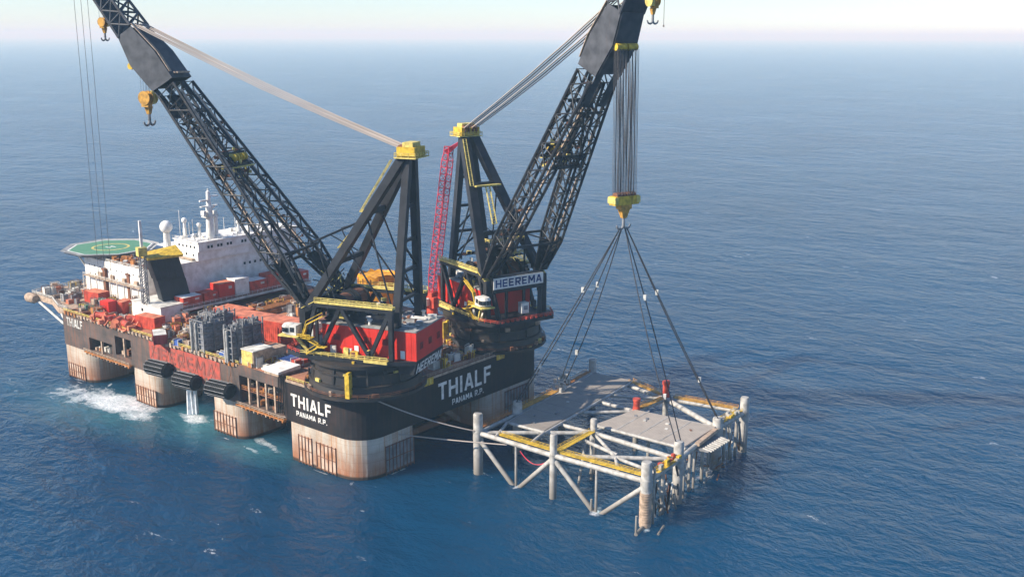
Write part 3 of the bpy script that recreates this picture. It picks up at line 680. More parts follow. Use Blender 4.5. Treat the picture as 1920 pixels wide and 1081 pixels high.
    hd_.build('a_frame_head', ['yellow', 'paleyellow', 'rust'], root)
    ld = MB()
    q0 = Vector((ap.x+2.6, m*3.6, 69)); q1 = Vector((12.2, m*11, 25.5))
    for f0, f1 in ((.02, .36),): 
        a = q0.lerp(q1, f0)+Vector((1.2, m*.4, .5)); b_ = q0.lerp(q1, f1)+Vector((1.2, m*.4, .5)); ld.beam(a, b_, .25); ld.beam(a+Vector((0, -m*1.2, 0)), b_+Vector((0, -m*1.2, 0)), .25)
        for i in range(26): p = a.lerp(b_, i/25); ld.beam(p, p+Vector((0, -m*1.2, 0)), .15)
    c0 = q0.lerp(q1, .36); c0 = Vector((c0.x+1.4, 0, c0.z)); c1 = Vector((6, m*3, 42))
    for dv in (-.8, .8): ld.beam(c0+Vector((0, dv, 0)), c1+Vector((0, dv, 0)), .35)
    for i in range(16): p = c0.lerp(c1, i/15); ld.beam(p+Vector((0, -.8, 0)), p+Vector((0, .8, 0)), .18)
    ld.box((c0.x-.6, -5, c0.z), (c0.x+.8, 5, c0.z+.5)); ld.build('ladder', 'paleyellow', root)
    if m > 0:
        ar = MB(); q = ap.lerp(Vector((12.2, 11, 25.5)), .44)
        ar.beam(q, q+Vector((14, 5.5, -6.5)), .8, .6); ar.tube(q+Vector((2, 1, -9)), q+Vector((9.5, 3.7, -4.4)), .18); ar.beam(q+Vector((1, -6, -1)), q+Vector((9, -2, -3.5)), .7, .5); ar.tube(q+Vector((9, -2, -3.5)), q+Vector((5, -2, -11)), .18)
        ar.tube(q+Vector((13.4, 5.3, -6.2)), q+Vector((7, 6, -24)), .16); ar.build('service_arm', 'frame', root)
    # winch gallery between the A-frame legs
    wg = MB(); rw = random.Random(5+int(cy))
    wg.box((-10, -8, 21.2), (9, 8, 21.6), 1)
    for u, r_ in ((5, 3.2),) if m > 0 else ((4, 3.4), (-4, 2.6)):
        for v in (-6.5, -1.2, 1.2, 6.5): wg.tube((u, v-.25, 24.9), (u, v+.25, 24.9), r_+.6, n=20, m=1)
        for v in (-4, 4): wg.tube((u, v-2.4, 24.9), (u, v+2.4, 24.9), r_, n=20, m=0)
    for i in range(46):
        u, v, z = rw.uniform(-10, 13), rw.uniform(-9, 9), rw.uniform(21.6, 31 if m < 0 else 24); s_ = rw.uniform(.4, 1.8)
        wg.cbox((u, v, z), (s_, rw.uniform(.4, 1.5), rw.uniform(.3, 1.6)), rw.random(), rw.choice((0, 1, 1, 2, 3)))
    for i in range(60):
        u, v, z = rw.uniform(3 if m < 0 else 9, 13), rw.uniform(-8, 8), rw.uniform(26, 40 if m < 0 else 32); a = Vector((u, v, z)); b_ = a+Vector((rw.uniform(-3, 3), rw.uniform(-3, 3), rw.uniform(-3, 3)))
        wg.beam(a, b_, .25, m=rw.choice((1, 1, 2)))
    for z in ((31, 36) if m < 0 else ()): wg.box((2, -7, z), (9, 7, z+.25), 1); railing(wg, [(2, -7, z+.25), (9, -7, z+.25), (9, 7, z+.25), (2, 7, z+.25)], 1.1, .1, 2, 2)
    for u, v in (((2, 7), (9, 7), (2, -7), (9, -7)) if m < 0 else ()): wg.beam((u, v, 21.6), (u, v, 36), .45, m=1)
    wg.build('winch_gallery', ['rust', 'black', 'paleyellow', 'offwhite'], root)
    # boom
    ct, s_t = math.cos(theta), math.sin(theta)
    base = Vector((14, 0, 27.2))
    def bo(L, v, n): return base+Vector((ct*L+s_t*n, v, s_t*L-ct*n))
    boomr = empty('boom', (0, 0, 0)); boomr.parent = root
    def vc(L): return 10.6-(10.6-2.6)*min(L, 76)/76
    for s_ in (1, -1):
        lm = MB(); hw = 2.1
        def dep(L): return 1.2+1.9*min(1, L/14) if L < 14 else 3.1+.35*(L-14)/62
        def nodes(L): w_ = hw*(.55+.45*min(1, L/14)); d_ = dep(L); c_ = vc(L)*s_; return [bo(L, c_-w_, -d_), bo(L, c_+w_, -d_), bo(L, c_+w_, d_), bo(L, c_-w_, d_)]
        Ls = [0]+[4+i*5.2 for i in range(15)]
        prev = nodes(0)
        for i, L in enumerate(Ls[1:]):
            cur = nodes(L)
            for k_ in range(4):
                lm.tube(prev[k_], cur[k_], .48, n=6)
                if i > 0: lm.tube(cur[k_], cur[(k_+1) % 4], .15, n=5)
                a, b_ = (prev[k_], cur[(k_+1) % 4]) if i % 2 else (prev[(k_+1) % 4], cur[k_])
                lm.tube(a, b_, .23, n=5)
            prev = cur
        for v in (-1.1, 1.1): lm.beam(bo(-1.5, vc(0)*s_+v, 0), bo(13, vc(13)*s_+v*1.4, 0), .5, 3.0, hint=Vector((s_t, 0, -ct)).cross(Vector((ct, 0, s_t))), w2=.5, h2=5.6)
        lm.build('lattice_leg', 'lattice', boomr, True)
        wk = MB()
        a, b_ = bo(8, vc(8)*s_+m*.9, -dep(8)-.3), bo(74, vc(74)*s_+m*.9, -dep(74)-.3)
        wk.beam(a, b_, 1.1, .12); 
        a, b_ = bo(8, vc(8)*s_-m*1.2, dep(8)-.9), bo(72, vc(72)*s_-m*1.2, dep(72)-.9); wk.beam(a, b_, 1.0, .3)
        nr = 30
        for i in range(nr+1):
            p = a.lerp(b_, i/nr); wk.beam(p, p+Vector((0, 0, 1.0)), .12)
        wk.build('boom_walkway', 'tan', boomr)
    for L in (14, 66):
        cf = MB()
        for n_ in (-3.1, 3.1): cf.beam(bo(L, vc(L), n_), bo(L, -vc(L), n_), .75)
        for s_ in (1, -1): cf.tube(bo(L, s_*vc(L), 3.1), bo(L, 0, -3.1), .25)
        cf.build('cross_frame', 'lattice', boomr)
    cf = MB()
    for L in (46, 50):
        for n_ in (-3.1, 3.1): cf.beam(bo(L, vc(L), n_), bo(L, -vc(L), n_), .9)
    for i in range(10):
        v0_ = -vc(46)+i*vc(46)*.2; v1_ = v0_+vc(46)*.2
        cf.tube(bo(46, v0_, 3.1), bo(50, v1_, 3.1), .2); cf.tube(bo(50, v0_, 3.1), bo(46, v1_, 3.1), .2); cf.tube(bo(46, v0_, -3.1), bo(50, v1_, -3.1), .2)
    for n_ in (-3.1, 3.1):
        cf.tube(bo(50, vc(50)-1.8, n_), bo(66, -vc(66)+1.8, n_), .3); cf.tube(bo(50, -vc(50)+1.8, n_), bo(66, vc(66)-1.8, n_), .3)
    cf.build('cross_frame', 'lattice', boomr)
    for v in (-3, -1.6, -.2, 1.2, 2.6): MB().tube(bo(48, v-.3, -3.9), bo(48, v+.3, -3.9), 1.2, n=14).build('rope_sheave', 'yellow', boomr, True)
    FM = ('yellow', 'paleyellow', 'rust', 'black')
    MB().beam(bo(45, -5, -3.4), bo(45, 5, -3.4), 1.6, .3).build('sheave_platform', 'paleyellow', boomr); MB().beam(bo(51, -4, -3.2), bo(51, 4, -3.2), 1.2, .3).build('sheave_platform', 'rust', boomr)
    for i in range(24):
        p = bo(rw.uniform(43, 52), rw.uniform(-5, 5), rw.uniform(-3.5, 1)); MB().cbox(p, (rw.uniform(.4, 1.5), rw.uniform(.4, 1.5), rw.uniform(.4, 1.3)), rw.random()).build('boom_fitting', FM[rw.choice((1, 2, 3))], boomr)
    for i in range(40):
        L = rw.uniform(10, 74); p = bo(L, rw.choice((1, -1))*vc(L)+rw.uniform(-2, 2), rw.uniform(-3, 2)); MB().cbox(p, (rw.uniform(.3, 1.2), rw.uniform(.3, 1.2), rw.uniform(.3, 1)), rw.random()).build('boom_fitting', FM[rw.choice((2, 3, 3))], boomr)
    # plated boom head
    prof = [(79.5, 4.35), (90.5, 5.6), (99.5, 3.4), (98.5, -2.6), (88, -4.4), (78, -4.2)]
    def wd(L): return 4.9-.7*(L-72)/27
    hdm = MB()
    for s_ in (1, -1):
        vs = [bo(L, s_*wd(L), n_) for L, n_ in prof]+[bo(L, s_*(wd(L)-.4), n_) for L, n_ in prof]; N = len(prof)
        hdm.add(vs, [tuple(range(N)), tuple(range(N, 2*N))]+[(k_, (k_+1) % N, N+(k_+1) % N, N+k_) for k_ in range(N)])
    def plate(L0, n0, L1, n1, inset=0, th=.3, vlo=-1, vhi=1):
        a0, a1 = bo(L0, vhi*(wd(L0)-.402), n0), bo(L0, vlo*(wd(L0)-.402) if vlo < 0 else vlo, n0)
        b0, b1 = bo(L1, vhi*(wd(L1)-.402), n1), bo(L1, vlo*(wd(L1)-.402) if vlo < 0 else vlo, n1)
        nn = (b0-a0).cross(a1-a0).normalized()*th
        hdm.add([a0, a1, b1, b0, a0+nn, a1+nn, b1+nn, b0+nn], [(0,1,2,3),(7,6,5,4),(0,4,5,1),(1,5,6,2),(2,6,7,3),(3,7,4,0)])
    plate(80.5, 4.46, 90.1, 5.55); plate(90.9, 5.5, 99.5, 3.4); plate(78, -4.2, 88, -4.4); plate(88, -4.4, 98, -2.7)
    for s_ in (1, -1):   # lower fingers of the front plate
        for (L0, n0, L1, n1) in ((68.5, 3.6, 76.5, 4.0), (76.5, 4.0, 80.5, 4.45)):
            a0, a1 = bo(L0, s_*(wd(L0)-.402), n0), bo(L0, s_*1.9, n0); b0, b1 = bo(L1, s_*(wd(L1)-.402), n1), bo(L1, s_*1.9, n1)
            nn = Vector((s_t, 0, -ct))*-.3
            hdm.add([a0, a1, b1, b0, a0+nn, a1+nn, b1+nn, b0+nn], [(0,1,2,3),(7,6,5,4),(0,4,5,1),(1,5,6,2),(2,6,7,3),(3,7,4,0)])
    
    hdm.build('boom_head', 'boom', boomr)
    k = MB()
    for v0_, v1_ in ((-3.7, -.3), (.3, 3.7)): k.tube(bo(90.5, v0_, 6.3), bo(90.5, v1_, 6.3), 1.0, n=14)
    k.build('head_sheave', 'yellow', boomr, True)
    # tip lattice
    tp = MB()
    def tn(L): f_ = (L-99)/36; w_ = 4.2-1.1*f_; return [bo(L, -w_, -2.6+.6*f_), bo(L, w_, -2.6+.6*f_), bo(L, w_, 3.2-1.2*f_), bo(L, -w_, 3.2-1.2*f_)]
    prev = tn(99)
    for i in range(7):
        L = 104+5*i; cur = tn(L)
        for k_ in range(4):
            tp.tube(prev[k_], cur[k_], .45, n=6)
            if k_ != 2:
                tp.tube(prev[k_], cur[(k_+1) % 4], .3, n=5); tp.tube(prev[(k_+1) % 4], cur[k_], .3, n=5)
                tp.tube(cur[k_], cur[(k_+1) % 4], .3, n=5)
        nn = Vector((s_t, 0, -ct))*-.25
        a0, a1, b1, b0 = prev[2], prev[3], cur[3], cur[2]
        tp.add([a0, a1, b1, b0, a0+nn, a1+nn, b1+nn, b0+nn], [(0,1,2,3),(7,6,5,4),(0,4,5,1),(1,5,6,2),(2,6,7,3),(3,7,4,0)])
        prev = cur
    tp.build('boom_tip', 'boom', boomr)
    rp = MB()   # edge gangway along the back of the head
    rp.beam(bo(80, m*4.3, -4.8), bo(87, m*4.2, -5.2), 1.0, .2); rp.beam(bo(87, m*4.2, -5.2), bo(99, m*4, -3.4), 1.0, .2)
    rp.cbox(bo(79, 0, -5.0), (1.6, 6, .5), 0); rp.build('head_gangway', 'tan', boomr)
    # luffing ropes from A-frame head to boom head
    for s_ in (1, -1):
        lr = MB()
        for i in range(5):
            for j in (0,):
                a = ap+Vector((1.6, s_*1.6+(i-2)*.5, .3+.25*(i % 2))); b_ = bo(99.5, s_*2.2+(i-2)*.55, -2.6-.3*(i % 2))
                mid_ = a.lerp(b_, .5)+Vector((0, 0, -.9-.12*i-.3*j)); pp = [a.lerp(mid_, .5)+Vector((0, 0, -.22)), mid_, mid_.lerp(b_, .5)+Vector((0, 0, -.22))]; lr.path([a]+pp+[b_], .17, 5)
        lr.build('luffing_rope', 'stay', root)
    def W(p): return Matrix.Translation((cx, cy, H+.05)) @ Matrix.Rotation(yaw, 4, 'Z') @ p
    return root, (lambda L, v, n: W(bo(L, v, n)))
near_crane, bo_n = make_crane(14.0, 12.2, R(108.7), R(51), 1, 'nearer black tub crane with red house, its boom slanting up to the left')
far_crane, bo_f = make_crane(74.4, 12.2, R(252.6), R(57.4), -1, 'farther tub crane lifting the truss module, boom slanting to the right')

# ------------------------------------------------------------------ hook blocks
def hook_shape(mb, c, s, m=0, yaw=0, double=True):
    "ramshorn hook hanging below point c"
    cx, cy, cz = c
    mb.tube((cx, cy, cz), (cx, cy, cz-1.6*s), .35*s, n=8, m=m)
    for sg in ((1, -1) if double else (1,)):
        pts = []
        for i in range(9):
            a = R(-20+i*24); r = 1.0*s
            x = sg*(r*1.0-r*math.cos(a)*1.0); z = -1.6*s-r*math.sin(a)*1.1
            pts.append(Vector((cx+x*math.cos(yaw), cy+x*math.sin(yaw), cz+z)))
        for i, (a, b_) in enumerate(zip(pts, pts[1:])): mb.tube(a, b_, (.36-.02*i)*s, (.36-.02*(i+1))*s, n=8, m=m)
def main_block(top_pts, z, yaw, label, width=8.6, rope_dx=.0, n_ropes=14, spread=4.0, fn=None):
    cen = sum(top_pts, Vector())/len(top_pts)
    root = tag(empty('hook_block', (cen.x, cen.y, z), yaw), label, 'hook block')
    k = MB(); k.box((-1.4, -width/2, -.3), (1.4, width/2, 2.2)); k.box((-1.7, -width/2-.3, .2), (1.7, -width/2+.9, 2.0), 1); k.box((-1.7, width/2-.9, .2), (1.7, width/2+.3, 2.0), 1)
    for v in [(-width/2+1.2)+i*(width-2.4)/7 for i in range(8)]: k.tube((0, v-.25, 1.9), (0, v+.25, 1.9), 1.35, n=14, m=2)
    k.build('sheave_housing', ['yellow', 'paleyellow', 'rust'], root)
    k = MB(); k.box((-1.1, -2.0, -1.6), (1.1, 2.0, -.31)); k.beam((0, 0, -1.6), (0, 0, -4.2), 3.2, 1.8, w2=1.3, h2=1.2); k.build('hook_yoke', 'amberpaint', root)
    k = MB(); hook_shape(k, (0, 0, -4.0), 1.25, 0, math.pi/2); k.build('hook', 'grey', root, True)
    k = MB()
    inv = (Matrix.Translation((cen.x, cen.y, z)) @ Matrix.Rotation(yaw, 4, 'Z')).inverted()
    for i in range(n_ropes):
        f = i/(n_ropes-1)*2-1+((i*37) % 11-5)*.006
        for dx in (-1.1, 1.1):
            if abs(f) < .08: continue
            a = inv @ fn(f, dx); k.tube((dx, f*(width/2-1), 2.0), a, .065+.02*((i*7) % 3), n=5, cap=False)
    k.build('hoist_rope', 'rope', root)
    return root
yf = R(252.6)
hp = bo_f(90.5, 0, 7.4)
hook_f = main_block([hp], 82.6, yf, 'yellow main hook block on many ropes holding the lifting slings', n_ropes=20, fn=lambda f, dx: bo_f(90.5, f*3.7, 6.4+(1.0 if dx > 0 else -.6)))
def small_block(p_top, drop, yaw, label, s=1.0, nr=4, mats=('paleyellow', 'amberpaint', 'grey')):
    root = tag(empty('hook_block', (p_top.x, p_top.y, p_top.z-drop), yaw), label, 'hook block')
    k = MB(); k.box((-1.0*s, -1.5*s, 0), (1.0*s, -.25*s, 2.6*s), 0); k.box((-.9*s, -.2*s, -.6*s), (.9*s, 1.2*s, 2.2*s), 1)
    for v in (-1.6, -.1, 1.25): k.tube((0, v*s, 1.3*s), (0, (v+.12)*s, 1.3*s), 1.5*s, n=16, m=0 if v < -1 else 1)
    k.beam((0, 0, -.6*s), (0, 0, -2.2*s), 1.5*s, 1.1*s, 1, w2=.7*s, h2=.7*s)
    k.build('sheave_housing', list(mats[:2]), root)
    k = MB(); hook_shape(k, (0, 0, -2.0*s), .95*s, 0, math.pi/2); k.build('hook', mats[2], root, True)
    k = MB()
    for i in range(nr):
        v = -1.3*s+2.4*s*i/(nr-1)
        for u in (-.8, .8): k.tube((u*s, v, 1.5*s), (u*s*.8, v, drop), .06, n=4, cap=False)
    k.build('hoist_rope', 'rope', root)
    return root
small_block(bo_n(88.5, -2, 6.4), 10.0, R(108.7), 'yellow and amber main hook block hanging under the nearer crane boom head', 1.45)
small_block(bo_n(112.5, 0, 3.4), 7.0, R(108.7), 'small yellow hook block hanging under the nearer crane boom tip, top left', .95, 2)
small_block(bo_f(111.5, 0, 5.5), 7.5, yf, 'small yellow hook block under the farther crane boom tip at the top edge', 1.0, 2)

# ------------------------------------------------------------------ lifted truss module
MZ = 13.0
gx = [28.3, 48.4, 75.5, 94.2]; gy = [-20.5, -48.6, -76.6]
module = tag(empty('truss_module', (61, -48, 0)), 'white tubular steel deck module with grating floors half sunk beside the stern', 'truss module')
def mloc(p): return (p[0]-61, p[1]+48, p[2])
def leg(x, y, r, top, mat='lightgrey', bot=-6, r2=None, label=None):
    k = MB(); k.lathe([(r, bot), (r, top-.5), (r*.85, top-.1), (r*.3, top)], mloc((x, y, 0)), 16)
    k.lathe([(r+.12, MZ-2.2), (r+.12, MZ+.6)], mloc((x, y, 0)), 16)
    o = k.build('leg', mat, module, True)
    if label: o['label'] = label
    return o
R0 = 1.25
leg(gx[0], gy[0], 1.45, MZ+6.3); leg(gx[0], gy[1], 1.05, MZ+6.6); leg(29.6, -78.6, 1.5, MZ+5.8); leg(gx[1]-.2, -77.6, 1.45, MZ+5.6)
leg(gx[2]+1.5, -74.4, 1.5, MZ+3.6); leg(95.0, -74.3, 1.4, MZ+5.2); leg(50, -47.5, 1.05, MZ+4.6)
leg(gx[1], -19.6, 1.5, MZ+4.4); leg(74, -18.3, 1.3, MZ+3.2); leg(98, -14, 1.3, MZ+5.2)
def bollard(x, y, h):
    k = MB(); k.lathe([(1.2, MZ), (1.2, MZ+h*.35), (1.05, MZ+h*.36), (1.05, MZ+h*.8), (1.25, MZ+h*.82), (1.25, MZ+h)], mloc((x, y, 0)), 14); k.build('red_bollard', 'contred', module, True)
    k = MB(); k.lathe([(.9, -6), (.9, MZ)], mloc((x, y, 0)), 12); k.build('leg', 'lightgrey', module, True)
bollard(90.3, -48.4, 6.2); bollard(74, -47.4, 4.4)
def tubep(name, a, b, r, mat='lightgrey', n=10):
    k = MB(); k.tube(mloc(a), mloc(b), r, n=n); k.build(name, mat, module, True)
Pt = {'A': (28.3, -20.5), 'B': (28.3, -48.6), 'Cc': (29.6, -78.6), 'D': (48.2, -77.6), 'E': (77, -74.4), 'F': (95, -74.3), 'I': (50, -47.5), 'H': (74, -47.4), 'G': (90.3, -48.4), 'J': (48.4, -19.6), 'K': (74, -18.3), 'L': (98, -14)}
def P3(k, z=MZ): return (Pt[k][0], Pt[k][1], z)
for a, b, r in (('A', 'B', .75), ('B', 'Cc', .75), ('A', 'J', .65), ('J', 'K', .65), ('K', 'L', .65), ('Cc', 'D', .8), ('D', 'E', .75), ('E', 'F', .7), ('F', 'G', .65), ('G', 'L', .65),
                ('A', 'I', .65), ('I', 'D', .75), ('I', 'J', .6), ('H', 'K', .6), ('I', 'H', .6), ('H', 'G', .7), ('G', 'E', .85), ('B', 'D', .65), ('H', 'E', .6), ('J', 'H', .55), ('K', 'G', .55)):
    tubep('deck_beam', P3(a), P3(b), r)
mid = tuple((Vector(P3('B'))+Vector(P3('D')))/2)
tubep('deck_beam', P3('I'), mid, .5); tubep('deck_beam', (40, -62.5, MZ+.05), tuple((Vector(P3('I'))*.7+Vector(P3('B'))*.3)), .55); tubep('deck_beam', mid, (29.1, -70, MZ), .5); tubep('deck_beam', mid, (36, -78, MZ), .5)
# V braces of the near face, down into the water
for a, b in ((P3('A', MZ-1.5), (28.6, -35, -1.5)), (P3('B', MZ-.8), (28.6, -35, -1.5)), (P3('B', MZ-.8), (29, -63.5, -1.5)), (P3('Cc', MZ-1.2), (29, -63.5, -1.5))):
    tubep('diagonal_brace', a, b, .72)
for a, b, r in (((28.4, -35, -2), (28.4, -35, MZ), .38), ((28.7, -63.2, -2), (28.7, -63.2, MZ), .4), ((28.3, -61.9, -1), (28.3, -61.9, 3.6), .3), ((23.5, -79.6, 0), (23.5, -79.6, 5.6), .32), ((32.4, -79.4, -2), (32.4, -79.4, MZ+3), .32),
                ((43, -49.5, MZ), (36.5, -51, -2), .4), ((45.6, -50, MZ), (45.6, -50, -2), .45), ((52, -77.4, -2), (52, -77.4, MZ), .4), ((57, -76.4, MZ), (57, -76.4, -2), .45), ((60, -76.2, MZ), (60, -76.2, -2), .4), ((66, -75.6, MZ), (66, -75.6, -2), .5), ((70, -75.4, MZ), (70, -75.4, -2), .4),
                ((39, -78.2, MZ), (39, -78.2, -2), .55), ((36, -78.3, MZ-2), (41, -78, -2), .35), ((42, -78, MZ-4), (37, -78.3, -2), .35), ((34, -78.4, MZ-7), (44, -77.8, -1.5), .4), ((82, -74.4, MZ), (82, -74.4, -2), .5), ((86, -74.3, MZ), (86, -74.3, -2), .5), ((90, -74.3, MZ), (90, -74.3, -2), .5), ((84, -74.4, MZ-1), (88, -74.3, -2), .35),
                ((60, -19, MZ), (60, -19, -2), .5), ((61, -60, MZ), (61, -60, -2), .5), ((50, -76, MZ-1), (60, -76.2, -2), .35), ((77, -60, MZ), (77, -60, -2), .4)):
    tubep('pipe', a, b, r, n=8)
tubep('foot_beam', (29.6, -78.6, .4), (23.3, -79.7, .4), .5); tubep('foot_beam', (27.5, -84, .1), (33, -82.5, .1), .35)
k = MB(); k.lathe([(1.62, .2), (1.62, MZ-3)], mloc((29.6, -78.6, 0)), 16)
for i in range(12): k.lathe([(1.72, 1+i*.75), (1.72, 1.3+i*.75)], mloc((29.6, -78.6, 0)), 16)
k.build('rusty_sleeve', 'tan', module, True)
# gratings
def slab(name, pts, z, mat, th=.35):
    k = MB(); k.prism([(x-61, y+48) for x, y in pts], z-th, z); return k.build(name, mat, module)
slab('grating_deck', [(39, -23.5), (39.6, -36.5), (97, -31), (95, -16.5)], MZ+1.15, 'shadedgrating')
slab('grating_deck', [(54.5, -45.3), (55.2, -75.2), (75.5, -74.6), (75, -70), (73, -47.5)], MZ+1.05, 'grating')
k = MB()
for t in (.25, .5, .75):
    y = -45.3-29.6*t; k.beam(mloc((54.6, y, MZ+1.08)), mloc((74.6, y+.9, MZ+1.08)), .35, .08)
k.build('grating_seam', 'lightgrey', module)
for a, b in (((54.2, -44.8, MZ+.6), (55, -76, MZ+.6)), ((39, -23, MZ+.7), (39.6, -36.8, MZ+.7)), ((39.6, -37, MZ+.6), (97, -31.4, MZ+.6)), ((39, -23.2, MZ+.6), (95, -16.2, MZ+.6)), ((39.6, -36.8, MZ+.7), (28.8, -38.5, MZ)), ((39, -23, MZ+.7), (28.6, -27, MZ))):
    tubep('deck_beam', a, b, .5)
# side tray of pipe ends on the right edge
k = MB(); k.cbox(mloc((66, -78.2, MZ-.8)), (13, 4, .4), .1, 1)
for i in range(9): k.tube(mloc((60.5+i*1.35, -78.6, MZ-.2)), mloc((60.4+i*1.35, -81.6, MZ-.5)), .32, n=8, m=0)
k.cbox(mloc((67, -76.2, MZ+.2)), (14, 1.4, 1.0), .1, 2); k.build('pipe_tray', ['lightgrey', 'grey', 'tan'], module)
rnd = random.Random(5)
for i in range(34):
    x = rnd.uniform(33, 46) if i % 2 else rnd.uniform(60, 93); y = (-78.2 if x < 50 else -75.2)+rnd.uniform(-1.6, 2.2); z1_ = rnd.uniform(4, MZ-.5); z0_ = rnd.uniform(-1.5, z1_-2)
    a_ = Vector((x, y, z1_)); b_ = Vector((x+rnd.uniform(-2.5, 2.5), y+rnd.uniform(-1, 1), z0_)); MB().tube(mloc(a_), mloc(b_), rnd.uniform(.14, .34), n=7).build('pipe', rnd.choice(('lightgrey', 'grey', 'rust', 'black', 'offwhite')), module, True)
for i in range(5):
    x = rnd.uniform(42, 90); y = rnd.uniform(-31, -24); MB().cbox(mloc((x, y, MZ+1.16)), (rnd.uniform(.5, 1.8), rnd.uniform(.4, 1.4), rnd.uniform(.08, .5)), rnd.random()).build('deck_fitting', rnd.choice(('grey', 'offwhite', 'rust', 'black')), module)
for i in range(6):
    x = rnd.uniform(57, 73); y = rnd.uniform(-73, -48); MB().cbox(mloc((x, y, MZ+1.06)), (rnd.uniform(.5, 1.5), rnd.uniform(.4, 1.2), rnd.uniform(.06, .3)), rnd.random()).build('deck_fitting', rnd.choice(('grey', 'offwhite', 'rust')), module)
for x in (46, 53, 60, 67, 74, 81, 88): MB().beam(mloc((x, -23.4+.12*(x-39), MZ+1.17)), mloc((x+.4, -36.2+.095*(x-39), MZ+1.17)), .16, .05).build('grating_seam', 'grey', module)
k = MB(); rnd = random.Random(11)
for i in range(26): a = Vector(mloc((rnd.uniform(62, 74), rnd.uniform(-81, -77), rnd.uniform(3, 7)))); k.beam(a, a+Vector((rnd.uniform(-3, 3), rnd.uniform(-1, 1), rnd.uniform(-1.5, 1.5))), .4, m=rnd.randrange(2))
k.build('netting_bundle', ['grey', 'rust'], module)
# yellow walkways along the beams
def ywalk(a, b, w_=1.5, mat='yellow'):
    k = MB(); a = Vector(mloc(a)); b = Vector(mloc(b)); k.beam(a, b, w_, .18, 0); d = (b-a).normalized(); sd_ = Vector((-d.y, d.x, 0))*w_/2
    for s_ in (1, -1): railing(k, [a+sd_*s_, b+sd_*s_], .9, .05, 3.4, 0)
    k.build('walkway', mat, module)
o_ = 1.5
ywalk((28.3+o_, -28, MZ+.9), (28.3+o_, -47, MZ+.9)); ywalk((28.3+o_, -50, MZ+.9), (29.6+o_, -77, MZ+.9)); ywalk((29.6, -48.6, MZ+.9), (48.8, -47.7, MZ+.9), 2.0)
ywalk((35, -78.4, MZ+.9), (47, -77.9, MZ+.9), 1.8); ywalk((91.6, -51, MZ+.9), (94.8, -72, MZ+.9), 1.9, 'amberpaint'); ywalk((91.5, -46, MZ+.9), (96.5, -31, MZ+.9), 1.9, 'amberpaint'); ywalk((76, -47.5, MZ+.9), (89, -48.2, MZ+.9), 2.2, 'amberpaint'); ywalk((79, -73.5, MZ+.9), (93.6, -73.2, MZ+.9), 2.2)
ywalk((51, -18.6, MZ+.9), (72, -16.9, MZ+.9), 2.4, 'amberpaint'); ywalk((30, -19.4, MZ+.9), (46, -18.4, MZ+.9), 1.6, 'orange'); ywalk((76, -16.4, MZ+.9), (96, -13.6, MZ+.9), 1.6, 'orange')
for i in range(20): MB().cbox(mloc((rnd.uniform(31, 47), rnd.uniform(-79, -76.8), MZ+1)), (rnd.uniform(.5, 1.8), rnd.uniform(.4, 1.2), rnd.uniform(.4, 1.9)), 0).build('lifting_gear', rnd.choice(('yellow', 'lightgrey', 'contred')), module)
for i in range(16): MB().cbox(mloc((rnd.uniform(79, 93), rnd.uniform(-75, -72), MZ+1)), (rnd.uniform(.5, 1.4), rnd.uniform(.4, 1.2), rnd.uniform(.4, 1.3)), 0).build('lifting_gear', rnd.choice(('yellow', 'lightgrey', 'lightgrey')), module)
k = MB()
for i in range(16): k.cbox(mloc((rnd.uniform(71, 76), rnd.uniform(-20, -16.5), MZ+1+rnd.random()*4)), (rnd.uniform(.4, 1.2), rnd.uniform(.4, 1.2), rnd.uniform(.6, 2)), rnd.random())
k.build('padeye_fittings', 'lightgrey', module)

# ------------------------------------------------------------------ lifting slings
hk = Vector((hook_f.location.x, hook_f.location.y, 82.6-6.9))
hF = Vector((math.cos(yf), math.sin(yf), 0)); hL = Vector((-math.sin(yf), math.cos(yf), 0))
ends = [('J', MZ+4, 'leftmost pair of lifting slings running down behind the stern corner', -1.1), ('K', MZ+3.5, 'second pair of lifting slings down to the back edge of the module', -.5),
        ('D', MZ+4.6, 'third pair of lifting slings passing in front of the red bollard to the near corner', .5), ('E', MZ+3, 'rightmost pair of lifting slings down to the right end of the module', 1.1)]
for key, z, lab, off in ends:
    e = Vector((Pt[key][0], Pt[key][1], z)); top = hk+hL*off
    root = tag(empty('lifting_sling', top), lab, 'sling', 'slings between the hook and the module')
    d = e-top; side = Vector((-d.y, d.x, 0)).normalized()
    for s_ in (1, -1):
        k = MB(); a = Vector((0, 0, 0)); b_ = d+side*s_*.9; n_ = 10; pts = []
        for i in range(n_+1):
            t = i/n_; pts.append(a.lerp(b_, t)+side*s_*1.0*math.sin(math.pi*t)+Vector((0, 0, -.8*math.sin(math.pi*t))))
        k.path(pts, .17, 6); k.build('sling_rope', 'sling', root, True)
    k = MB()
    for t in (.33, .78): p = d*t+side*.9*(1 if t < .5 else -1); MB().cbox(p-Vector((0, 0, .8)), (.8, .8, 1.5), .4).build('shackle', 'offwhite', root)

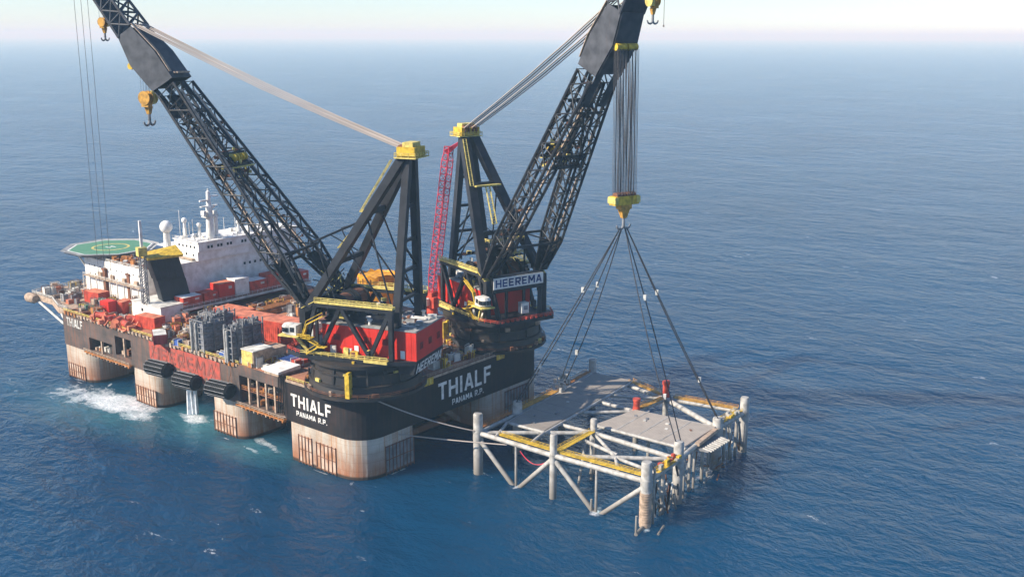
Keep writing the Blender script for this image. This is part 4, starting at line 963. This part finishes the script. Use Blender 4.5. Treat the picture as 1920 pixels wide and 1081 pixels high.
# ------------------------------------------------------------------ fenders hanging on the side
for i, (y0, y1, lab) in enumerate(((103.2, 92.4, 'black ribbed rubber fender hanging on the hull side, nearest the bow of three'), (86.8, 76.2, 'black ribbed rubber fender hanging on the hull side, middle of three'), (68.6, 57.8, 'black ribbed rubber fender hanging on the hull side, nearest the stern of three'))):
    root = tag(empty('fender', (-2.9, (y0+y1)/2, 17.0-(1.0 if i == 1 else 0)), R(7)), lab, 'fender', 'rubber fenders on the hull side')
    L = y0-y1; k = MB(); prof = [(.6, -L/2), (2.1, -L/2+.3)]
    for j in range(12):
        z0 = -L/2+.8+(L-1.6)*j/12; z1 = z0+(L-1.6)/12; prof += [(2.5, z0), (2.7, z0+.15), (2.7, z1-.35), (2.45, z1-.1)]
    prof += [(2.1, L/2-.3), (.6, L/2)]
    k.lathe(prof, n=28)
    for q in range(len(k.v)): v = k.v[q]; k.v[q] = (v[0], v[2], v[1])
    k.f = [tuple(reversed(f)) for f in k.f]; k.build('rubber_body', 'rubber', root, True)
    k = MB()
    for s_ in (1, -1): MB().path([(0, s_*L*.36, 2.5), (1.6, s_*L*.34, 5.2), (2.7, s_*L*.32, 8.9)], .09).build('chain', 'rust', root)
    k = MB()
    for j in range(12):
        a = 2*math.pi*j/12; k.tube((2.72*math.cos(a), -L/2+.8, 2.72*math.sin(a)), (2.72*math.cos(a), L/2-.8, 2.72*math.sin(a)), .1, n=4)
    k.build('tyre_net', 'grey', root)

# water pouring out between the columns
for i, px in enumerate((357, 369)):
    b_ = at(px, 775-i, 0); k = MB(); rw = random.Random(i); root_r = .75
    for j in range(14):
        a = rw.random()*6.28; r_ = rw.random()*root_r
        k.tube((b_.x+1.0*math.cos(a)*r_, b_.y+math.sin(a)*r_, 11.5), (b_.x+1.7*math.cos(a)*r_, b_.y+1.7*math.sin(a)*r_, -.3), .16, .34, n=6)
    tag(k.build('water_jet', 'foamwhite', None, True), ('white stream of discharged water falling between the columns, left of the two', 'white stream of discharged water falling between the columns, right of the two')[i], 'water jet')

# ------------------------------------------------------------------ cargo and equipment on deck
def container(c, size, yaw, mat, label, top=None, parent=None, name='container', group=None):
    root = tag(empty(name, c, yaw), label, 'container', group)
    a, b, h = size; k = MB(); k.box((-a/2, -b/2, .15), (a/2, b/2, h))
    n_ = max(3, int(a/.9))
    for i in range(n_):
        x = -a/2+.25+i*(a-.5)/n_
        for s_ in (1, -1): k.box((x, min(s_*b/2, s_*(b/2+.07)), .3), (x+.35, max(s_*b/2, s_*(b/2+.07)), h-.2))
    k.build('shell', mat, root)
    k = MB(); k.box((-a/2+.06, -b/2+.06, h), (a/2-.06, b/2-.06, h+.06)); k.build('roof_panel', top or mat, root)
    for x in (-a/2, a/2):
        for y in (-b/2, b/2): MB().box((x-.1, y-.1, 0), (x+.1, y+.1, h+.08)).build('corner_post', mat, root)
    k = MB(); k.box((a*.12, -b/2-.10, h*.62), (a*.34, -b/2-.075, h*.8)); k.build('marking_panel', 'offwhite', root)
    k = MB(); k.box((-a/2-.06, -b/2+.25, .3), (-a/2-.003, -.05, h-.2)); k.box((-a/2-.06, .05, .3), (-a/2-.003, b/2-.25, h-.2)); k.build('door', mat, root)
    return root
D = H+.05
def deckpt(px, py, z=D): p = at(px, py, z); return (p.x, p.y, z)
AX = 0.0
container((27, 112.5, 33.2), (6.5, 2.6, 2.7), 0, 'white', 'white container at the left end of the ledge below the bridge', name='container') if False else None
ledge = [(34, 'contred', 'white', 'red container with pale roof beside the boom rest on the bridge ledge', 7, 2.6), (41, 'contred', None, 'plain red container second from the left on the bridge ledge', 5, 2.6), (47.2, 'red', 'salmon', 'bright red container standing tallest in the ledge row', 6, 4.2), (53.4, 'white', None, 'white container right of the tallest red one on the ledge', 5.4, 4.6),
         (60.2, 'contred', 'white', 'red container with white roof cover on the bridge ledge', 7, 3.2), (67.2, 'contred', None, 'dark red container behind the nearer crane boom on the ledge', 6, 4.0), (73.2, 'offwhite', None, 'dull white container near the right end of the ledge', 4.4, 3.6), (79, 'contred', None, 'red container at the right end of the ledge row', 6, 3.0)]
for x, mt, tp_, lab, a, h in ledge: container((27.5+(x-34)*1.17, 122.6, 29.5), (a*1.17, 5.6, h*1.45), 0, mt, lab, tp_, group='containers on the bridge ledge')
# long red cargo boxes amidships
container((26.6, 75.5, D), (32, 8.6, 7.4), R(101), 'contred', 'long red ribbed cargo house with salmon roof behind the grey racks', 'salmon', name='cargo_house')
container((34, 103.5, D), (14, 7.5, 4.4), R(98), 'contred', 'low red cargo box with salmon roof toward the bow of the long red house', 'salmon', name='cargo_house')
# deckhouse under the boom rest
dh = tag(empty('deckhouse', (16, 129.5, D)), 'low white deckhouse under the black boom rest', 'deckhouse')
k = MB(); k.box((-2.2, -9.5, 0), (9, 9.5, 5.6)); k.build('wall', 'white', dh); k = MB(); k.box((-2.5, -9.8, 5.6), (9.3, 9.8, 5.9)); k.build('roof', 'offwhite', dh)
k = MB(); k.box((-2.28, 2, 2.6), (-2.203, 3.2, 3.8)); k.build('window', 'window', dh)
# boom rest
rest = tag(empty('boom_rest', (17.8, 130.8, D), R(-14)), 'tall black boom rest with yellow cradle top and lattice tower', 'boom rest')
def slope_box(k, x0, x1, z0, X0, X1, z1, y0, y1, m=0):
    k.add([(x0, y0, z0), (x1, y0, z0), (X1, y0, z1), (X0, y0, z1), (x0, y1, z0), (x1, y1, z0), (X1, y1, z1), (X0, y1, z1)], [(0,1,2,3),(4,7,6,5),(0,3,7,4),(1,5,6,2),(2,6,7,3),(0,4,5,1)], m)
k = MB(); slope_box(k, 0.6, 11.3, 14.2, -1.5, 9.4, 22.4, -4, 2); slope_box(k, 2.6, 13.2, 5.95, 1.0, 11.6, 14.0, -3.6, 2)
for x in (2.5, 5.5, 8.5): k.beam((x, -4.1, 14.6), (x-1.6, -4.1, 22.2), .25, .2)
k.build('rest_panel', 'black', rest)
k = MB(); slope_box(k, -2.4, 10.6, 22.42, -2.6, 11, 23.2, -4.8, 3); k.add([(-2.6, -4.8, 23.22), (11, -4.8, 23.22), (11, 3, 25.6), (-2.6, 3, 24.0), (-2.6, 3, 23.22), (11, 3, 23.22)], [(0,1,2,3),(0,3,4),(1,5,2),(3,2,5,4),(0,4,5,1)]); k.build('cradle', 'yellow', rest)
k = MB()
for x, y in ((-4.5, -3), (-2.5, -3), (-4.5, -1), (-2.5, -1)): k.beam((x, y, 5.95), (x, y, 24), .35)
for i in range(9):
    z = 6+i*2; 
    for (a, b_) in (((-4.5, -3), (-2.5, -3)), ((-2.5, -3), (-2.5, -1)), ((-4.5, -1), (-2.5, -1)), ((-4.5, -3), (-4.5, -1))): k.beam((*a, z), (*b_, z+2 if z < 22 else z), .22)
k.build('lattice_tower', 'grey', rest); k = MB(); k.box((-5.2, -3.6, 24), (-2, -.6, 27.2)); k.build('tower_cap', 'paleyellow', rest)
k = MB(); k.beam((-3.4, -2, 27.2), (-3.4, -2, 37), .9); k.build('signal_post', 'white', rest)
# grey racks
for (px, py, a, b, h, lab) in ((392, 655, 8.5, 7, 11, 'tall grey equipment rack with rungs, nearest the bow at the deck edge'), (415, 640, 8, 6, 11, 'tall grey equipment rack behind the foremost one'), (441, 676, 4.5, 4, 11.5, 'narrow grey equipment rack at the deck edge beside the pale hut'), (468, 655, 8, 5, 10.5, 'wide grey equipment rack in front of the long red house')):
    c = deckpt(px, py); root = tag(empty('equipment_rack', c, 0), lab, 'rack', 'grey equipment racks by the side')
    k = MB(); k.box((-a/2+.5, -b/2+.4, .3), (a/2-.2, b/2-.4, h-1), 0)
    k.build('tank_core', 'tank', root)
    k = MB()
    for x in (-a/2, 0, a/2):
        for y in (-b/2, 0, b/2): k.beam((x, y, 0), (x, y, h+random.uniform(0, .8)), .38)
    for z in range(1, int(h)+1, 2):
        k.beam((-a/2, -b/2, z), (-a/2, b/2, z), .3); k.beam((-a/2, -b/2, z), (a/2, -b/2, z), .3)
    for i in range(26): k.cbox((random.uniform(-a/2, a/2), random.uniform(-b/2, b/2), h-1), (random.uniform(.3, 1), random.uniform(.3, 1), random.uniform(.5, 1.9)), random.random())
    k.build('rack_frame', 'grey', root)
    k = MB(); k.tube((-a/2-.45, b/2-1, 0), (-a/2-.45, b/2-1, h-.4), .5, n=10); k.tube((-a/2-.45, 0, 0), (-a/2-.45, 0, h-.8), .42, n=10); k.build('standpipe', 'lightgrey', root, True)
# pale hut, tarp stacks
hut = tag(empty('hut', (5.6, 52.6, D), R(0)), 'pale yellow and tan hut at the deck edge right of the grey racks', 'hut')
k = MB(); k.box((-4.5, -2.6, 0), (3, 3.4, 5.2)); k.build('wall', 'tan', hut); k = MB(); k.box((-4.7, -2.8, 5.2), (3.2, 3.6, 5.5)); k.build('roof', 'offwhite', hut); k = MB(); k.box((-4.62, -2.2, .1), (-4.503, 3.2, 5.0)); k.build('end_panel', 'paleyellow', hut)
k = MB(); k.box((3.2, -2.4, 0), (9, 2.6, 4.4)); k.build('annex', 'tan', hut)
tarp = tag(empty('covered_pallet', (3.8, 40.5, D)), 'white sheeted pallet at the deck edge beside the nearer crane', 'pallet')
k = MB(); k.add([(-4, -4.2, 1.6), (4.6, -4.6, 2.2), (4.8, 3.6, 2.0), (-3.8, 4.2, 1.5), (-4, -4.2, .9), (4.6, -4.6, .9), (4.8, 3.6, .9), (-3.8, 4.2, .9), (0, 0, 2.3)], [(0,1,8),(1,2,8),(2,3,8),(3,0,8),(4,5,1,0),(5,6,2,1),(6,7,3,2),(7,4,0,3),(7,6,5,4)]); k.build('sheet', 'white', tarp)
k = MB(); k.box((-3.6, -3.8, 0), (4.2, 3.2, .898)); k.build('pallet_base', 'tan', tarp)
fl = tag(empty('covered_pallet', (13.5, 44.5, D)), 'blue and red striped sheet over a pallet behind the white one', 'pallet')
k = MB()
for i in range(7): k.box((-4.5, -2+i*.8, 1.6+.02*i), (3.5, -1.5+i*.8, 1.75+.02*i), 0)
k.box((-4.5, -2.1, 1.2), (3.5, 3.6, 1.6), 1); k.build('striped_sheet', ['blue', 'offwhite'], fl)
k = MB(); k.box((-3, -5.2, .9), (3.4, -2.2, 2.0)); k.build('red_bundle', 'contred', fl); k = MB(); k.box((-4.4, -5, 0), (3.4, 3.5, .89)); k.build('pallet_base', 'tan', fl)
# yellow round tank
tk = tag(empty('storage_tank', (75, 70, D)), 'round amber storage tank sheeted in tarpaulin behind the nearer crane', 'tank')
k = MB(); prof = [(7.2, 0), (7.2, 15), (7.0, 15.2), (6.6, 14.6), (.1, 14.4)]; k.lathe(prof, n=28)
for i in range(28): v = k.v[28+i]; k.v[28+i] = (v[0], v[1], v[2]+random.uniform(-.5, .9)); v = k.v[56+i]; k.v[56+i] = (v[0], v[1], k.v[28+i][2]+.1)
k.build('tank_shell', 'amber', tk, True)
k = MB()
for i in range(14): a = i*2*math.pi/14; k.beam((7.25*math.cos(a), 7.25*math.sin(a), 0), (7.25*math.cos(a), 7.25*math.sin(a), 14.5), .3)
k.build('tank_rib', 'orange', tk)
# red lattice crawler crane
rc = tag(empty('lattice_crane', (81.5, 47.5, D)), 'slender red lattice boom crane standing between the two big cranes', 'crane')
k = MB(); k.box((-3, -3, 0), (3, 3, 1.4)); k.lathe([(2.2, 1.4), (2.0, 5)], (0, 0, 0), 14); k.build('pedestal', 'contred', rc); k = MB(); k.box((-3, -3.6, 5), (3.4, 3.6, 9)); k.box((-2.4, -2, 9), (2.4, 2, 10.5)); k.build('machinery_house', 'contred', rc); k = MB(); k.box((-4.6, -1.6, 6), (-3.05, 1, 8.6)); k.build('cab', 'white', rc)
k = MB(); a = Vector((0, 0, 9)); b_ = Vector((4.6, -5.2, 64)); x_, y_, d_ = frame(b_-a, Vector((1, 0, 0)))
def rcn(t): p = a.lerp(b_, t); w_ = 1.45*(.55+.45*min(1, t*8))*(1 if t < .93 else .8); return [p+x_*w_*sx+y_*w_*sy for sx, sy in ((-1,-1),(1,-1),(1,1),(-1,1))]
prev = rcn(0)
for i in range(22):
    cur = rcn((i+1)/22)
    for q in range(4):
        k.tube(prev[q], cur[q], .2, n=5); k.tube(prev[q], cur[(q+1) % 4], .12, n=4); k.tube(cur[q], cur[(q+1) % 4], .12, n=4)
    prev = cur
k.build('boom', 'pinkred', rc)
k = MB(); k.beam(b_+Vector((-.8, .8, -2)), b_+Vector((2.6, -2.8, 1.6)), 2.6, 2.0, w2=1, h2=.8); k.tube(b_+Vector((2.2, -2.2, .8)), b_+Vector((3.4, -3.4, 3)), .25); k.build('boom_head', 'pinkred', rc)
k = MB()
for o in (-.5, .5): k.tube((o, -.6, 10), b_+Vector((o, 0, -.5)), .08, n=4)
k.box((1.2, -6.6, 48), (1.9, -5.4, 60)) if False else None
k.build('hoist_rope', 'rope', rc)

# winches, crates and small machinery on the working deck
def winch(c, yaw, s, mats, label, group=None):
    root = tag(empty('deck_winch', c, yaw), label, 'winch', group)
    k = MB(); k.tube((0, -1.6*s, 1.5*s), (0, 1.6*s, 1.5*s), 1.0*s, n=14); k.build('drum', mats[1], root, True)
    k = MB()
    for v in (-1.7, 1.7): k.tube((0, v*s-.12, 1.5*s), (0, v*s+.12, 1.5*s), 1.2*s, n=16); k.beam((-1.5*s, v*s*1.1, 0), (0, v*s*1.1, 1.5*s), .35*s); k.beam((1.5*s, v*s*1.1, 0), (0, v*s*1.1, 1.5*s), .35*s)
    k.box((-1.8*s, -2.1*s, 0), (1.8*s, 2.1*s, .3*s)); k.box((-.8*s, 2.1*s, .3*s), (.8*s, 3.2*s, 1.6*s)); k.beam((-1.6*s, -1.7*s, .4*s), (-3.2*s, -1.9*s, 2.2*s), .3*s); k.beam((-1.6*s, 1.7*s, .4*s), (-3.0*s, 1.2*s, 1.9*s), .3*s); k.beam((1.6*s, 0, .3*s), (2.6*s, .4*s, 2.6*s), .35*s); k.build('winch_frame', mats[0], root)
    return root
def skid(c, yaw, size, mat, label, group=None, cat='skid', name='equipment_skid', mat2='offwhite'):
    root = tag(empty(name, c, yaw), label, cat, group); a, b, h = size
    k = MB(); k.box((-a/2, -b/2, 0), (a/2, b/2, .25)); k.box((-a*.42, -b*.42, .25), (a*.25, b*.42, h)); k.build('casing', mat, root)
    k = MB()
    for x in (-a/2+.1, a/2-.1):
        for y in (-b/2+.1, b/2-.1): k.beam((x, y, .25), (x, y, h*1.15), .16)
    k.beam((-a/2+.1, -b/2+.1, h*1.15), (a/2-.1, -b/2+.1, h*1.15), .16); k.beam((-a/2+.1, b/2-.1, h*1.15), (a/2-.1, b/2-.1, h*1.15), .16)
    k.tube((a*.36, -b*.3, .25), (a*.36, -b*.3, h*.9), .25, n=8); k.tube((a*.25, b*.2, h*.5), (a*.46, b*.2, h*.5), .2, n=8); k.build('guard_frame', mat2, root)
    return root
WG = 'red mooring winches along the side deck'
for i, (px, py, lab) in enumerate(((190, 600, 'red mooring winch closest to the bow end of the side deck'), (206, 606, 'red mooring winch second from the bow along the side deck'), (222, 611, 'red mooring winch between two white fairleads on the side deck'), (238, 617, 'red mooring winch just before the red box on the side deck'), (248, 607, 'red mooring winch in front of the low white deckhouse'))):
    winch(deckpt(px, py), R(30+i*47), 1.25, ('salmon', 'contred'), lab, WG)
container(deckpt(283, 614), (10, 4.6, 4.6), R(97), 'contred', 'red box on the side deck below the low white deckhouse', 'salmon')
container(deckpt(300, 640), (8.5, 4.4, 3.4), R(60), 'dimred', 'flat red striped box near the hull openings', 'offwhite')
container(deckpt(183, 566), (9, 5, 4.6), R(95), 'contred', 'red container on the bow deck beside the white wall', 'salmon')
container(deckpt(205, 588), (5, 3.6, 5.2), R(95), 'red', 'bright red upright container at the bow winches', None)
container(deckpt(232, 585), (6, 4.0, 4.6), R(20), 'contred', 'dull red container right of the bright red upright one', 'salmon')
POSTS = ((202, 555, 8, 'first'), (239, 562, 8, 'second'), (247, 566, 8, 'third'))
for px, py, h, wd_ in POSTS:
    c = deckpt(px, py); k = MB(); k.box((c[0]-.9, c[1]-.9, D), (c[0]+.9, c[1]+.9, D+11)); k.box((c[0]-1.2, c[1]-1.2, D+11), (c[0]+1.2, c[1]+1.2, D+11.6)); k.box((c[0]-.2, c[1]-1.05, D), (c[0]+.2, c[1]-.92, D+10.6))
    tag(k.build('deck_post', 'rust'), 'rusty square post by the white accommodation wall, '+{'first': 'nearest the helideck edge', 'second': 'middle of three', 'third': 'nearest the boom rest'}[wd_], 'post', 'rusty posts by the accommodation wall')
c = deckpt(202, 545); rl_ = tag(empty('cable_reel', (c[0], c[1], D)), 'round yellow cable reel on the bow deck', 'cable reel')
k = MB(); k.tube((-.5, 0, 3.0), (.5, 0, 3.0), 2.4, n=18); k.build('flange', 'yellow', rl_); k = MB(); k.tube((-.7, 0, 3.0), (.7, 0, 3.0), 1.1, n=14); k.build('drum', 'rust', rl_); k = MB(); k.beam((-.9, -1.6, 0), (-.9, 0, 3), .3); k.beam((-.9, 1.6, 0), (-.9, 0, 3), .3); k.build('stand', 'grey', rl_)
# small machinery, each a piece of its own
KIN = [('valve_skid', 'skid'), ('generator', 'generator'), ('tool_crate', 'crate'), ('pump_skid', 'skid')]
zones = [  # name, photo box, z, count, colours, words
    ('bow deck', (72, 535, 170, 574), D, 46, ('tan', 'offwhite', 'salmon', 'rust', 'grey')),
    ('bow corner', (125, 568, 205, 594), D, 30, ('offwhite', 'tan', 'grey', 'rust', 'orange', 'green')),
    ('winch deck', (165, 582, 262, 628), D, 24, ('salmon', 'contred', 'offwhite', 'contred', 'grey')),
    ('mid side deck', (300, 616, 375, 658), D, 34, ('tan', 'offwhite', 'salmon', 'yellow', 'blue', 'orange', 'rust')),
    ('pipe deck', (340, 583, 475, 612), D, 28, ('orange', 'rust', 'tan', 'grey', 'offwhite')),
    ('deck edge by the racks', (375, 660, 475, 692), D, 18, ('blue', 'grey', 'orange', 'offwhite')),
    ('deck between the cranes', (815, 648, 888, 690), D, 40, ('orange', 'tan', 'offwhite', 'yellow', 'rust', 'salmon')),
    ('deck behind the long house', (545, 590, 600, 640), D, 8, ('contred', 'offwhite', 'orange')),
    ('deck by the white wall', (172, 542, 268, 578), D, 26, ('tan', 'offwhite', 'grey', 'rust', 'contred', 'orange')),
    ('central deck', (470, 558, 592, 592), D, 24, ('orange', 'rust', 'tan', 'grey'))]
CW = {'tan': 'tan', 'offwhite': 'off-white', 'salmon': 'salmon', 'rust': 'rusty', 'grey': 'grey', 'orange': 'orange', 'green': 'green', 'contred': 'red', 'yellow': 'yellow', 'blue': 'blue'}
SZ = ('low', 'small', 'squat', 'tall', 'narrow', 'broad', 'long', 'upright')
zones += [('side deck by the racks', (330, 600, 372, 640), D, 14, ('contred', 'offwhite', 'tan', 'salmon')), ('deck near the white pallet', (480, 655, 560, 690), D, 12, ('tan', 'orange', 'offwhite', 'rust', 'contred'))]
rz_ = random.Random(21); used = {}
for zn, (x0, y0, x1, y1), z, cnt, cols in zones:
    items = []
    for i in range(cnt):
        px, py = rz_.uniform(x0, x1), rz_.uniform(y0, y1); p = at(px, py, z)
        if zn not in ('bow deck',) and not (1.5 < p.x < WID-1.5 and 1.5 < p.y < LEN-1): continue
        if zn == 'bow deck' and not (8.5 < p.x < 60 and 166 < p.y < 202): continue
        cm = rz_.choice(cols); nm, ct_ = rz_.choice(KIN); size = (rz_.uniform(1.4, 4.2), rz_.uniform(1.2, 3), rz_.uniform(.9, 3.2)); items.append((px, p, cm, nm, ct_, size))
    items.sort(key=lambda t: t[0]); n_ = len(items)
    for i, (px, p, cm, nm, ct_, size) in enumerate(items):
        wd_ = SZ[0] if size[2] < 1.3 else SZ[3] if size[2] > 2.5 else SZ[6] if size[0] > 3.3 else SZ[1] if size[0] < 2 else SZ[2]
        base_l = f'{wd_} {CW[cm]} {nm.replace("_", " ")} on the {zn}'
        ordn = ('first', 'second', 'third', 'fourth', 'fifth', 'sixth', 'seventh', 'eighth', 'ninth', 'tenth', 'eleventh', 'twelfth')
        same = [q for q in items if q[2] == cm and q[3] == nm]
        if len(same) > 1: base_l += f', {ordn[same.index(items[i])]} such from left'
        skid((p.x, p.y, D), rz_.choice((0, R(90), R(12), R(-8))), size, cm, base_l, 'small machinery on the '+zn, ct_, nm, rz_.choice(('offwhite', 'rust', 'yellow', 'grey')))
rq = random.Random(99)
LO = [('dark hose snaking over the side deck near the grey racks', 340, 640, 400, 668, 'rubber'), ('pale cable running along the deck beside the long red house', 440, 640, 540, 668, 'offwhite'), ('orange hose lying between the winches and the red box', 180, 596, 290, 632, 'orange'), ('dark hose running across the bow corner', 135, 580, 200, 592, 'rubber'), ('orange hose on the deck near the stern edge between cranes', 812, 690, 890, 660, 'orange')]
for lab, xa, ya, xb, yb, mt in LO:
    pts = []
    for i in range(15): t = i/14; p = at(xa+(xb-xa)*t+rq.uniform(-4, 4), ya+(yb-ya)*t+rq.uniform(-2, 2), D+.25); pts.append(p)
    tag(MB().path(pts, .22, 6).build('hose', mt, None, True), lab, 'hose')
# pipe bundles on the central deck
for i, (px, py, L, lab) in enumerate(((560, 562, 26, 'bundle of rusty pipes lying on the central deck, right behind the boom foot'), (420, 598, 20, 'bundle of rusty pipes in front of the red ledge'), (520, 582, 24, 'bundle of orange pipes behind the long red house'))):
    c = deckpt(px, py); k = MB()
    for r_ in range(3):
        for q in range(7-r_): y = (q-(6-r_)/2)*.95; k.tube((-L/2, y, .5+r_*.82), (L/2, y, .5+r_*.82), .45, n=8)
    o = k.build('pipe_bundle', 'orange' if i == 2 else 'rust', None, True); o.location = c; o.rotation_euler = (0, 0, R(4)); tag(o, lab, 'pipes', 'pipe bundles on deck')
# mooring and tag lines
def cable(name, a, b, sag, r, mat, label, n=18):
    a = Vector(a); b = Vector(b); k = MB(); pts = []
    for i in range(n+1): t = i/n; pts.append(a.lerp(b, t)+Vector((0, 0, -4*sag*t*(1-t))))
    k.path(pts, r, 6); tag(k.build(name, mat, None, True), label, 'rope', 'ropes from the vessel to the module')
cable('tag_line', (4.5, 3, 26.2), (28.3-1.4, -20.5, 14), 1.2, .2, 'stay', 'upper tag line from the stern corner to the module leg')
cable('tag_line', (-.7, 36, 13.4), (29, -31, 11.6), 1.0, .2, 'stay', 'lower tag line from the side walkway to the module beam')
cable('hose', (29, -36, 11), (29, -47, 11.5), 3, .13, 'pinkred', 'thin dark red hose drooping below the module beam')
tp0 = bo_n(124, 0, 3)
for i in range(3):
    e = bo_n(124+i*1.5, (i-1)*1.5, 3+i*.4); k = MB(); k.tube((e.x, e.y, 47), e, .07, n=5)
    tag(k.build('hoist_line', 'rope'), ('thin hoist line hanging at the upper left, leftmost of three', 'thin hoist line hanging at the upper left, middle of three', 'thin hoist line hanging at the upper left, rightmost of three')[i], 'rope', 'thin hoist lines at the upper left')
e = bo_f(122, 0, 4); k = MB(); k.tube((e.x, e.y, e.z-22), e, .07, n=5); k.box((e.x-.15, e.y-.15, e.z-22.6), (e.x+.15, e.y+.15, e.z-22)); tag(k.build('whip_line', 'rope'), 'thin whip line hanging right of the farther crane tip', 'rope')
# hanging black hoses beside the white pallet
for i in range(4):
    k = MB(); y = 33.6+i*.75; k.path([(.8, y, H+.6), (-.6, y, H+.3), (-.9, y, 20), (-.8, y+.2*i, 14.5)], .18, 6)
    tag(k.build('hanging_hose', 'rubber', None, True), 'black hose hanging over the deck edge beside the white pallet', 'hose', 'black hoses hanging over the deck edge')

# ------------------------------------------------------------------ haze
hz_m = bpy.data.materials.new('haze'); hz_m.use_nodes = True; n = hz_m.node_tree.nodes; n.clear()
out = n.new('ShaderNodeOutputMaterial'); pv = n.new('ShaderNodeVolumePrincipled'); hz_m.node_tree.links.new(pv.outputs[0], out.inputs['Volume'])
pv.inputs['Color'].default_value = (.50, .80, 1, 1); pv.inputs['Absorption Color'].default_value = (1, 1, 1, 1); pv.inputs['Density'].default_value = 0.000145; pv.inputs['Anisotropy'].default_value = 0.0
k = MB(); k.box((-42000, -42000, -8), (42000, 42000, 200)); tag(k.build('haze', hz_m), kind='stuff')
